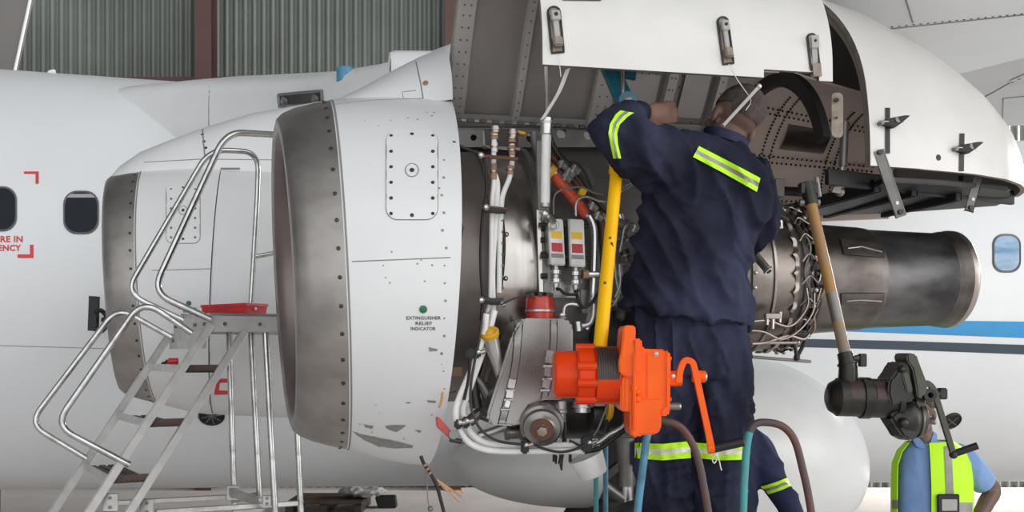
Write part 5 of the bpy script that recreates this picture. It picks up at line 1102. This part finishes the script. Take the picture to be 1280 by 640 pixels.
SPL, HC = 10, 'blue_rail'; hoop([(786, 760), (797, 640), (803, 590), (809, 545), (818, 527), (834, 527), (852, 535), (866, 556), (874, 580), (880, 610), (886, 645), (903, 760)], 3.32, 538)
SPL, HC = 8, 'teal_rail'; hoop([(925, 770), (929, 640), (931, 590), (935, 548), (943, 531), (958, 528), (978, 533), (993, 550), (1003, 585), (1014, 640), (1032, 770)], 3.36, 541)
for x in (745, 757):
    mb = MB('teal_rail'); Y = 4.0; a = W(x, 556, Y); mb.cyl(a, (a.x, a.y, DZ-.05), .010, None, 12, 'teal_rail' if x == 745 else 'blue_rail'); mb.cyl((a.x, a.y, 0), (a.x, a.y, DZ-.05), .010, None, 12, 'teal_rail'); obj('rail_post', mb, wp)
mb = MB('blue_rail'); mb.tube([(W(745, 640, 4.0).x, 4.0, DZ-.04), (W(757, 640, 4.0).x, 4.0, DZ-.04), (.05, 3.94, DZ-.04)], .012, 10); obj('deck_rail', mb, wp)

# ================================================================ people
def fuse(mb, vox, sm=6, fac=.5):
    me = bpy.data.meshes.new('build'); me.from_pydata([tuple(v) for v in mb.v], [], mb.f); me.update()
    bm = bmesh.new(); bm.from_mesh(me); bmesh.ops.remove_doubles(bm, verts=bm.verts, dist=1e-5); bmesh.ops.recalc_face_normals(bm, faces=bm.faces); bm.to_mesh(me); bm.free()
    o = bpy.data.objects.new('build', me); COL.objects.link(o)
    r = o.modifiers.new('r', 'REMESH'); r.mode = 'VOXEL'; r.voxel_size = vox
    s = o.modifiers.new('s', 'SMOOTH'); s.iterations = sm; s.factor = fac
    dg = bpy.context.evaluated_depsgraph_get(); e = o.evaluated_get(dg).to_mesh()
    vs = [v.co.copy() for v in e.vertices]; ns = [v.normal.copy() for v in e.vertices]; fs = [tuple(p.vertices) for p in e.polygons]
    o.evaluated_get(dg).to_mesh_clear(); bpy.data.objects.remove(o); bpy.data.meshes.remove(me)
    return vs, ns, fs
def cloth(name, mb, parent, m, vox=.012, fold=None, sm=5, cut=None):
    vs, ns, fs = fuse(mb, vox, sm)
    if fold: vs = [v+n*fold(v) for v, n in zip(vs, ns)]
    q = MB(m(V((0, 0, 0))) if callable(m) else m)
    if callable(m):
        q.v = vs
        for f in fs:
            c = sum((vs[i] for i in f), V())/len(f); q.f.append(f); q.fm.append(m(c))
    else: q.add(vs, fs, m)
    return obj(name, q, parent, angle=80, fix=False)
def ringpx(l, r, Y, hd, n=28, e=.8, Yr=None):
    a, b = W(l[0], l[1], Y), W(r[0], r[1], Yr or Y); c = (a+b)/2; h = (b-a)/2; out_ = []
    for q in range(n):
        t = 2*math.pi*q/n; cx, sx = math.cos(t), math.sin(t)
        out_.append(c+h*(abs(cx)**e*(1 if cx > 0 else -1))+V((0, hd, 0))*(abs(sx)**e*(1 if sx > 0 else -1)))
    return out_
def loft(mb, rs): n = len(rs[0]); mb.grid(rs, True); mb.add(rs[0], [tuple(range(n))]); mb.add(rs[-1], [tuple(range(n))[::-1]])
def head(mb, c, up, fw, s=1.0):
    up = V(up).normalized(); fw = V(fw); fw = (fw-up*fw.dot(up)).normalized(); lt = up.cross(fw)      # lt = the person's left
    P_ = lambda x, y, z: c+lt*(x*s)+fw*(y*s)+up*(z*s)
    ax = (lt, fw, up)
    mb.ball(P_(0, -.012, .035), 1, None, 14, (.076*s, .096*s, .088*s), ax); mb.ball(P_(0, .022, -.045), 1, None, 12, (.060*s, .070*s, .078*s), ax)
    mb.ball(P_(0, .055, -.090), 1, None, 8, (.028*s, .026*s, .022*s), ax); mb.ball(P_(0, .088, -.03), 1, None, 8, (.015*s, .022*s, .017*s), ax); mb.tube([P_(0, .083, .012), P_(0, .098, -.028)], [.009*s, .013*s], 8)
    for q in (1, -1):
        mb.ball(P_(.077*q, -.008, -.012), 1, None, 8, (.012*s, .020*s, .034*s), ax); mb.ball(P_(.032*q, .078, .020), 1, None, 6, (.022*s, .013*s, .007*s), ax); mb.ball(P_(.045*q, .06, -.028), 1, None, 6, (.022*s, .024*s, .02*s), ax)
    for dz, r in ((-.058, .0075), (-.070, .009)): mb.ball(P_(0, .084, dz), 1, None, 6, (.024*s, .010*s, r*s), ax)
    return P_, ax
def hair(P_, ax, s, parent, lift=.004):
    mb = MB('hair'); rows = []
    for i in range(15):
        ph = math.pi/2-i*(2.0/14); row = []
        for j in range(36):
            t = 2*math.pi*j/36; front = max(0, math.sin(t)); ph2 = max(ph, .25*front**2+(-.05 if abs(math.cos(t)) > .8 else -.55)*(1-front)+.08*front)
            r = 1+lift/.08
            row.append(P_(.076*r*math.cos(ph2)*math.cos(t), -.012+.096*r*math.cos(ph2)*math.sin(t), .035+.088*r*math.sin(ph2)))
        rows.append(row)
    mb.grid(rows, True); return obj('hair', mb, parent, angle=80)
def hand(mb, wr, d, pn, s=1.0, thumb=1, curl=.6, m=None):
    """wr wrist, d towards the fingers, pn palm normal (fingers bend that way), thumb = side"""
    d = V(d).normalized(); pn = V(pn); pn = (pn-d*pn.dot(d)).normalized(); sd_ = d.cross(pn)*thumb
    mb.ball(wr+d*.045*s, 1, m, 10, (.050*s, .040*s, .017*s), (d, sd_, pn)); mb.ball(wr+d*.072*s, 1, m, 8, (.026*s, .042*s, .015*s), (d, sd_, pn)); mb.ball(wr, 1, m, 8, (.03*s, .027*s, .02*s), (d, sd_, pn))
    for i, L in enumerate((.070, .080, .074, .058)):
        o = (i-1.5)*-.020*s; p = wr+d*.085*s+sd_*o; P_ = [p-d*.02*s, p]; a = curl*.5; dd = d
        for f, c in ((.45, 1), (.32, 1.35), (.23, 1.0)):
            ang = a; dd = (d*math.cos(ang)+pn*math.sin(ang)); p = p+dd*L*s*f; P_.append(p); a += curl*c
        mb.tube(P_, [.0095*s, .0095*s, .0088*s, .008*s, .0066*s], 8, m); mb.ball(p, .0068*s, m, 5)
    p = wr+d*.025*s+sd_*.03*s; P_ = [p-sd_*.01*s, p+(d*.6+sd_*.8)*.028*s, p+(d*.85+sd_*.9+pn*.35)*.045*s, p+(d*1.25+sd_*.75+pn*.8)*.058*s]; mb.tube(P_, [.012*s, .0115*s, .010*s, .008*s], 8, m); mb.ball(P_[-1], .008*s, m, 5)
def folds(dirs, amp, f1, f2, seed=0):
    dv = V(dirs).normalized(); pv = V((dv.z, 0, -dv.x))
    def fn(p):
        q = V((p.dot(pv)*f1+seed, p.dot(dv)*f2, p.y*f1*.5)); a = noise.noise(q); b = noise.noise(q*2.3+V((7, 3, 1)))
        r = (1-min(1, abs(a)*3.0))**1.6; return amp*(r-.3)+amp*.25*b
    return fn
# ---- worker in front, seen from behind
YB = 3.56
w1 = thing('person', 'person in navy hi-vis coveralls seen from behind reaching up into the open engine', 'person', V((W(862, 700, 3.6).x, 3.62, DZ)))
mb = MB('navy_cloth')
loft(mb, [ringpx(l, r, Y, hd) for l, r, Y, hd in [((773, 382), (939, 411), 3.60, .15), ((778, 366), (937, 392), 3.60, .14), ((785, 345), (935, 370), 3.60, .13), ((791, 318), (934, 338), 3.59, .125), ((797, 285), (946, 300), 3.58, .13), ((803, 255), (957, 268), 3.57, .135),
     ((808, 225), (958, 240), 3.56, .135), ((820, 198), (955, 222), 3.55, .125), ((834, 180), (948, 207), 3.55, .11), ((850, 170), (938, 194), 3.55, .09), ((866, 166), (929, 185), 3.555, .07)]])
A0 = [W(872, 212, 3.55), W(844, 203, 3.50), W(814, 193, 3.43), W(789, 180, 3.36), W(771, 170, 3.34)]
mb.tube(smooth_path(A0, 4), [.120, .110, .102, .092, .078], 20); mb.ball(W(769, 165, 3.345), .083, None, 10)
mb.tube(smooth_path([W(766, 160, 3.36), W(778, 150, 3.44), W(792, 143, 3.54), W(804, 140, 3.62)], 4), [.062, .055, .046, .040], 16)
mb.tube(smooth_path([W(925, 215, 3.56), W(941, 245, 3.60), W(943, 285, 3.66), W(930, 300, 3.80), W(905, 270, 3.95)], 4), [.10, .085, .07, .055, .045], 16)
f1 = folds((.42, 0, -.9), .026, 11, 2.6, 2); f2 = folds((.75, 0, -.6), .012, 24, 5, 9)
def fold1(p):
    t = max(0, min(1, (2.75-p.z)/.3)); return f1(p)*(.28+.8*t)+f2(p)*(.35+.35*t)
jk = cloth('jacket', mb, w1, 'navy_cloth', .0085, fold1, 4); BJ = bvh(jk)
mb = MB('navy_cloth')   # collar
rows = []
for t, r, dz in ((0, 1.06, -.03), (0, 1.10, -.002), (0, 1.0, .004), (0, .94, -.03)):
    rows.append([p+V((.012, 0, .02+dz)) for p in [((q-sum(ringpx((878, 168), (928, 185), 3.565, .07), V())/28)*r+sum(ringpx((878, 168), (928, 185), 3.565, .07), V())/28) for q in ringpx((878, 168), (928, 185), 3.565, .07)]])
mb.grid(rows, True, True); obj('collar', mb, jk, angle=60)
def stripes(B, L_, R_, parent, ms=('hivis', 'reflective', 'hivis'), cutv=(0, .34, .66, 1), off=.011, n=10, name='reflective_band'):
    for (a, b), m in zip(zip(cutv, cutv[1:]), ms):
        mb = MB(m)
        for i in range(len(L_)-1):
            f = lambda i, t: (lerp(L_[i][0], R_[i][0], t), lerp(L_[i][1], R_[i][1], t))
            mark_quad(mb, B, (f(i, a), f(i+1, a), f(i+1, b), f(i, b)), m, n, 3, off, V((0, -off*1.15, 0)))
        if mb.f: obj(name, mb, parent, angle=80)
stripes(BJ, [(873, 183.5), (911, 203), (949.5, 223.5)], [(865.5, 197), (905, 218), (945, 240.5)], jk)
stripes(BJ, [(775, 139), (769, 144), (762, 156), (760, 168), (762, 180), (766, 199)], [(792, 142), (784, 147), (774, 157), (771, 168), (772, 181), (776, 199)], jk)
mb = MB('navy_cloth'); tl_ = []
loft(mb, [ringpx(l, r, Y, hd) for l, r, Y, hd in [((792, 372), (930, 392), 3.61, .105), ((794, 405), (933, 412), 3.61, .12), ((795, 440), (939, 445), 3.61, .14), ((793, 470), (938, 470), 3.61, .13)]])
loft(mb, [ringpx((a, y), (b, y), Y, hd) for a, b, y, Y, hd in [(793, 870, 440, 3.61, .12), (792, 868, 490, 3.60, .11), (791, 866, 540, 3.59, .105), (792, 865, 575, 3.59, .10), (795, 865, 610, 3.60, .10), (799, 864, 645, 3.61, .098), (803, 866, 690, 3.62, .09), (806, 868, 722, 3.63, .09)]])
loft(mb, [ringpx((a, y), (b, y), Y, hd) for a, b, y, Y, hd in [(866, 939, 440, 3.61, .12), (868, 938, 490, 3.60, .11), (868, 934, 540, 3.59, .105), (867, 932, 575, 3.59, .10), (865, 929, 610, 3.60, .10), (864, 926, 645, 3.61, .098), (864, 922, 690, 3.62, .09), (865, 922, 722, 3.63, .09)]])
f3 = folds((.25, 0, -1), .020, 15, 4.5, 4); f4 = folds((.9, 0, .5), .018, 19, 8, 1)
tz = cloth('trousers', mb, w1, 'navy_cloth', .0085, lambda p: f3(p)*(1 if p.z > 1.75 else .7)+f4(p)*(.3 if p.z > 1.75 else .8), 4); BT1 = bvh(tz)
stripes(BT1, [(789, 553), (828, 554.5), (862, 551)], [(789, 572), (828, 575), (863, 572)], tz, ('hivis', 'reflective_white', 'hivis'), (0, .36, .66, 1), .010)
stripes(BT1, [(869, 553), (900, 555), (936, 554)], [(868, 572), (900, 575), (936, 574)], tz, ('hivis', 'reflective_white', 'hivis'), (0, .36, .66, 1), .010)
body = MB('skin'); hc = W(917, 151, 3.57); up1 = V((.40, .06, .9)); fw1 = V((-.30, .93, .18))
P1, ax1 = head(body, hc, up1, fw1, 1.02)
body.tube([hc+V((-.01, -.01, -.03)), W(905, 178, 3.565), W(900, 205, 3.56)], [.062, .062, .075], 18)
loft(body, [ringpx(l, r, Y, hd) for l, r, Y, hd in [((800, 400), (925, 410), 3.61, .08), ((812, 340), (922, 350), 3.60, .08), ((825, 250), (940, 262), 3.57, .085), ((850, 200), (935, 214), 3.56, .07), ((880, 190), (920, 200), 3.56, .05)]])
for a, b in ((830, 832), (902, 895)): body.tube([W(a, 395, 3.61), W(a, 560, 3.6), W(b, 700, 3.63), W(b, 726, 3.63)], [.07, .055, .042, .04], 14)
body.tube(smooth_path([W(870, 212, 3.55), W(814, 193, 3.43), W(772, 168, 3.36), W(778, 150, 3.44), W(792, 143, 3.54), W(808, 140, 3.63)], 4), [.06, .055, .045, .04, .033, .027], 14)
body.tube(smooth_path([W(925, 215, 3.56), W(941, 245, 3.60), W(941, 285, 3.66), W(930, 300, 3.80), W(902, 268, 3.97)], 4), [.06, .055, .045, .038, .027], 14)
hand(body, W(806, 143, 3.62), (.86, .18, .10), (-.1, .80, .15), 1.0, -1, .66); hand(body, W(902, 268, 3.97), (-.5, .6, .6), (-.6, .2, -.6), 1.0, 1, .6)
hz = W(820, 142, 3.66)
cloth('body', body, w1, lambda c: 'skin_light' if (c-hz).length < .11 else 'skin', .0055, None, 3)
hair(P1, ax1, 1, w1)
def boot(p, d, parent):
    d = V(d).normalized(); mb = MB('boot'); s_ = V((-d.y, d.x, 0))
    rows = []
    for t, w_, h_ in ((-.09, .034, .085), (-.06, .042, .10), (0, .044, .10), (.05, .046, .075), (.11, .048, .058), (.15, .042, .045), (.175, .022, .03)):
        rows.append([p+d*t+s_*(w_*math.cos(2*math.pi*q/16))+UP*max(0.0, h_/2+h_/2*1.02*math.sin(2*math.pi*q/16)) for q in range(16)])
    loft(mb, rows); mb.tube([p+UP*.06, p+UP*.2-d*.01], [.05, .052], 16); obj('boot', mb, parent)
boot(V((W(834, 700, 3.63).x, 3.63, DZ)), (-.15, 1, 0), w1); boot(V((W(895, 700, 3.63).x, 3.63, DZ)), (.2, 1, 0), w1)
# ---- second worker, standing behind: only an arm and shoulder show
Y2 = 5.0; K2 = Y2/F
w2 = thing('person', 'person in navy coveralls behind the platform with one banded sleeve and shoulder showing', 'person', V((W(905, 600, Y2).x, Y2, 0)))
mb = MB('navy_faded')
loft(mb, [ringpx(l, r, Y2, hd) for l, r, hd in [((868, 760), (945, 760), .12), ((866, 700), (945, 700), .125), ((864, 640), (945, 640), .125), ((862, 590), (946, 590), .125), ((862, 560), (948, 560), .12), ((870, 540), (946, 540), .10), ((888, 527), (934, 527), .07)]])
mb.tube(smooth_path([W(928, 553, Y2), W(946, 560, Y2), W(957, 582, Y2-.02), W(971, 608, Y2-.05), W(986, 632, Y2-.12), W(1000, 660, Y2-.2)], 4), [.08, .082, .076, .068, .058, .048], 16); mb.tube(smooth_path([W(880, 553, Y2), W(862, 565, Y2), W(852, 605, Y2-.02), W(852, 660, Y2-.1)], 4), [.08, .08, .07, .05], 16)
jk2 = cloth('jacket', mb, w2, 'navy_faded', .013, folds((.5, 0, -.8), .012, 11, 4, 3), 4); B2 = bvh(jk2)
stripes(B2, [(950, 608), (967, 603), (985, 596)], [(958, 618), (974, 613), (990, 606)], jk2)
mb = MB('navy_cloth')
loft(mb, [ringpx(l, r, Y2, hd) for l, r, hd in [((868, 740), (944, 740), .12), ((868, 780), (944, 780), .13), ((870, 815), (942, 815), .12)]])
for a, b in ((870, 906), (906, 942)): loft(mb, [ringpx((a, y), (b, y), Y2, .08) for y in (790, 850, 910)])
cloth('trousers', mb, w2, 'navy_cloth', .013, folds((.2, 0, -1), .01, 12, 4, 5), 4)
body = MB('skin'); hc = W(908, 497, Y2); P2_, ax2 = head(body, hc, (0, 0, 1), (-.3, 1, -.1)); body.tube([hc-UP*.03, W(910, 530, Y2), W(908, 560, Y2)], [.058, .058, .08], 14)
loft(body, [ringpx((880, y), (932, y), Y2, .08) for y in (545, 640, 780)])
for a in (888, 924): body.tube([W(a, 770, Y2), W(a, 850, Y2), (W(a, 900, Y2).x, Y2, .08)], [.06, .045, .04], 12)
body.tube([W(940, 555, Y2), W(971, 608, Y2-.05), W(1003, 667, Y2-.21)], [.05, .045, .028], 12); body.tube([W(868, 555, Y2), W(852, 605, Y2-.02), W(852, 668, Y2-.11)], [.05, .045, .028], 12)
hand(body, W(1003, 667, Y2-.21), (.4, -.3, -.8), (-.7, .5, -.4), 1, 1, .4); hand(body, W(852, 668, Y2-.11), (0, -.2, -1), (.8, .4, 0), 1, -1, .4)
cloth('body', body, w2, 'skin', .007, None, 3); hair(P2_, ax2, 1, w2)
for a in (888, 924): boot(V((W(a, 900, Y2).x, Y2, 0)), (0, 1, 0), w2)
# ---- third worker: blue shirt and vest, face behind the dark winch
Y3 = 5.6
w3 = thing('person', 'person in light blue shirt and yellow vest with hand on hip beyond the dark winch', 'person', V((W(1160, 600, Y3).x, Y3, 0)))
TR = [((1126, 760), (1206, 760), .12), ((1124, 720), (1206, 720), .125), ((1122, 680), (1206, 680), .125), ((1121, 640), (1208, 640), .125), ((1121, 605), (1208, 603), .125), ((1122, 580), (1206, 577), .115), ((1128, 564), (1198, 560), .095), ((1138, 553), (1184, 551), .07)]
mb = MB('blue_shirt'); loft(mb, [ringpx(l, r, Y3, hd) for l, r, hd in TR])
mb.tube(smooth_path([W(1190, 570, Y3), W(1204, 576, Y3), W(1219, 591, Y3), W(1231, 607, Y3+.02)], 4), [.075, .082, .078, .066], 16); mb.tube(smooth_path([W(1142, 572, Y3), W(1134, 582, Y3+.06), W(1130, 605, Y3+.12), W(1130, 628, Y3+.15)], 4), [.06, .06, .055, .05], 16)
sh = cloth('shirt', mb, w3, 'blue_shirt', .012, folds((.3, 0, -1), .006, 12, 4, 6), 4); B3 = bvh(sh)
for q in (1, -1):
    mb = MB('blue_shirt'); c = W(1152, 553, Y3)
    mb.prism([c+V((.0, -.085, -.035)), c+V((q*.055+.0, -.075, -.02)), c+V((q*.075, -.03, .045)), c+V((q*.055, -.02, .06)), c+V((q*.02, -.075, .01))], V((0, .018, .004)), 'blue_shirt', .004); obj('collar', mb, sh)
# vest: a loft just outside the shirt with an open front
def vest_rows(z0, z1, a0, a1, d):
    out_ = []
    for (l, r, hd) in TR:
        if not (z0 <= l[1] <= z1): continue
        ring = ringpx((l[0]-d/.0043, l[1]), (r[0]+d/.0043, r[1]), Y3, hd+d, 120); out_.append([ring[int(round(a0+(a1-a0)*t/48)) % 120] for t in range(49)])
    return out_
mb = MB('hivis'); mb.shell(vest_rows(545, 770, 86, 120+65, .018), .004, 'hivis', 'hivis'); vest = obj('vest', mb, w3, angle=70)
vb = bvh(vest)
mb = MB('reflective'); mark_quad(mb, vb, ((1180, 558), (1189, 558), (1192, 621), (1183, 621)), 'reflective', 3, 10, .004); mark_quad(mb, vb, ((1116, 625), (1130, 625), (1130, 636), (1116, 636)), 'reflective', 5, 3, .004); mark_quad(mb, vb, ((1172, 628), (1215, 628), (1215, 640), (1172, 640)), 'reflective', 6, 3, .003)
if mb.f: obj('reflective_band', mb, vest)
h = hit(vb, 1184, 632, .012) or hit(B3, 1184, 632, .02); c = h[0]; mb = MB('black'); mb.box(c, .058, .008, .062, 'black', .006); mb.box(c+V((.003, -.009, .006)), .04, .002, .03, 'cloth_grey', .002); obj('card_pouch', mb, vest)
mb = MB('boot'); loft(mb, [ringpx(l, r, Y3, hd) for l, r, hd in [((1126, 750), (1204, 750), .115), ((1126, 790), (1204, 790), .12)]])
for a, b in ((1126, 1165), (1165, 1204)): loft(mb, [ringpx((a, y), (b, y), Y3, .08) for y in (770, 820, 868)])
cloth('trousers', mb, w3, 'navy_cloth', .013, folds((.2, 0, -1), .008, 12, 4, 5), 4)
body = MB('skin'); hc = W(1149, 516, Y3); P3, ax3 = head(body, hc, (0.06, 0, 1), (-.35, -1, 0.0)); body.tube([hc-UP*.04+V((.01, .02, 0)), W(1153, 548, Y3), W(1160, 575, Y3)], [.058, .058, .08], 14)
loft(body, [ringpx((1138, y), (1192, y), Y3, .075) for y in (570, 640, 780)])
for a in (1146, 1185): body.tube([W(a, 770, Y3), W(a, 820, Y3), (W(a, 880, Y3).x, Y3, .08)], [.06, .045, .04], 12)
body.tube(smooth_path([W(1195, 570, Y3), W(1219, 591, Y3), W(1240, 611, Y3+.04), W(1233, 628, Y3-.01), W(1218, 655, Y3-.10), W(1208, 668, Y3-.14)], 4), [.05, .05, .047, .044, .036, .028], 14); hand(body, W(1208, 668, Y3-.14), (-.7, -.1, -.55), (0, 1, -.2), 1, 1, .45)
body.tube(smooth_path([W(1140, 572, Y3), W(1130, 605, Y3+.12), W(1130, 640, Y3+.15), W(1132, 690, Y3+.12)], 4), [.05, .045, .04, .027], 14); hand(body, W(1132, 690, Y3+.12), (.2, -.3, -1), (.8, .3, 0), 1, -1, .4)
cloth('body', body, w3, 'skin', .007, None, 3); hair(P3, ax3, 1, w3)
mb = MB('label_white')
for q in (1, -1): mb.ball(P3(.032*q, .080, .008), .010, 'label_white', 8); mb.ball(P3(.032*q, .0875, .008), .005, 'black', 6)
obj('eyes', mb, w3)
for a in (1146, 1185): boot(V((W(a, 880, Y3).x, Y3, 0)), (0, -1, 0), w3)

# ================================================================ things on the floor beyond the belly
def floor_pt(px, py): Y = H*F/(py-HY); return V(((px-CX)/F*Y, Y, 0))
p = floor_pt(412, 636); mb = MB('wood_brown')
pa = thing('pallet', 'dark brown low wooden pallet lying on the floor below the belly', 'pallet', p)
for j in range(6): mb = MB('wood_brown'); mb.box(p+V((0, -.36+.145*j, .125)), .45, .055, .012, 'wood_brown', .003); obj('deck_board', mb, pa)
for j in (-1, 0, 1): mb = MB('wood_brown'); mb.box(p+V((.4*j, 0, .055)), .045, .42, .055, 'dark_metal', .003); obj('bearer', mb, pa)
p = floor_pt(437, 636.5)+V((.15, -.0, .138)); mb = MB('cloth_grey'); mb.ball(p+V((0, 0, .05)), 1, None, 14, (.30, .18, .055)); mb.ball(p+V((-.12, 0, .06)), 1, None, 12, (.13, .14, .06)); mb.ball(p+V((.14, 0, .045)), 1, None, 12, (.12, .15, .045))
vs, ns, fs = fuse(mb, .02, 3); q = MB('cloth_grey'); ff = folds((.7, 0, .3), .03, 14, 9, 2); q.add([v+n*ff(v) for v, n in zip(vs, ns)], fs); zmin = min(v.z for v in q.v); q.v = [V((v.x, v.y, v.z-zmin+p.z)) for v in q.v]
rag = obj('dust_sheet', q, angle=80); tag(rag, 'crumpled pale grey sheet heaped on the dark pallet', 'cloth')
p = floor_pt(486, 634); mb = MB('black'); mb.prism([p+V((-.12, -.1, 0)), p+V((.1, -.1, 0)), p+V((.08, -.1, .14)), p+V((-.16, -.1, .14))], V((0, .2, 0)), 'black', .01); ch = obj('wheel_chock', mb); tag(ch, 'small black wedge shaped block on the floor right of the pallet', 'chock')
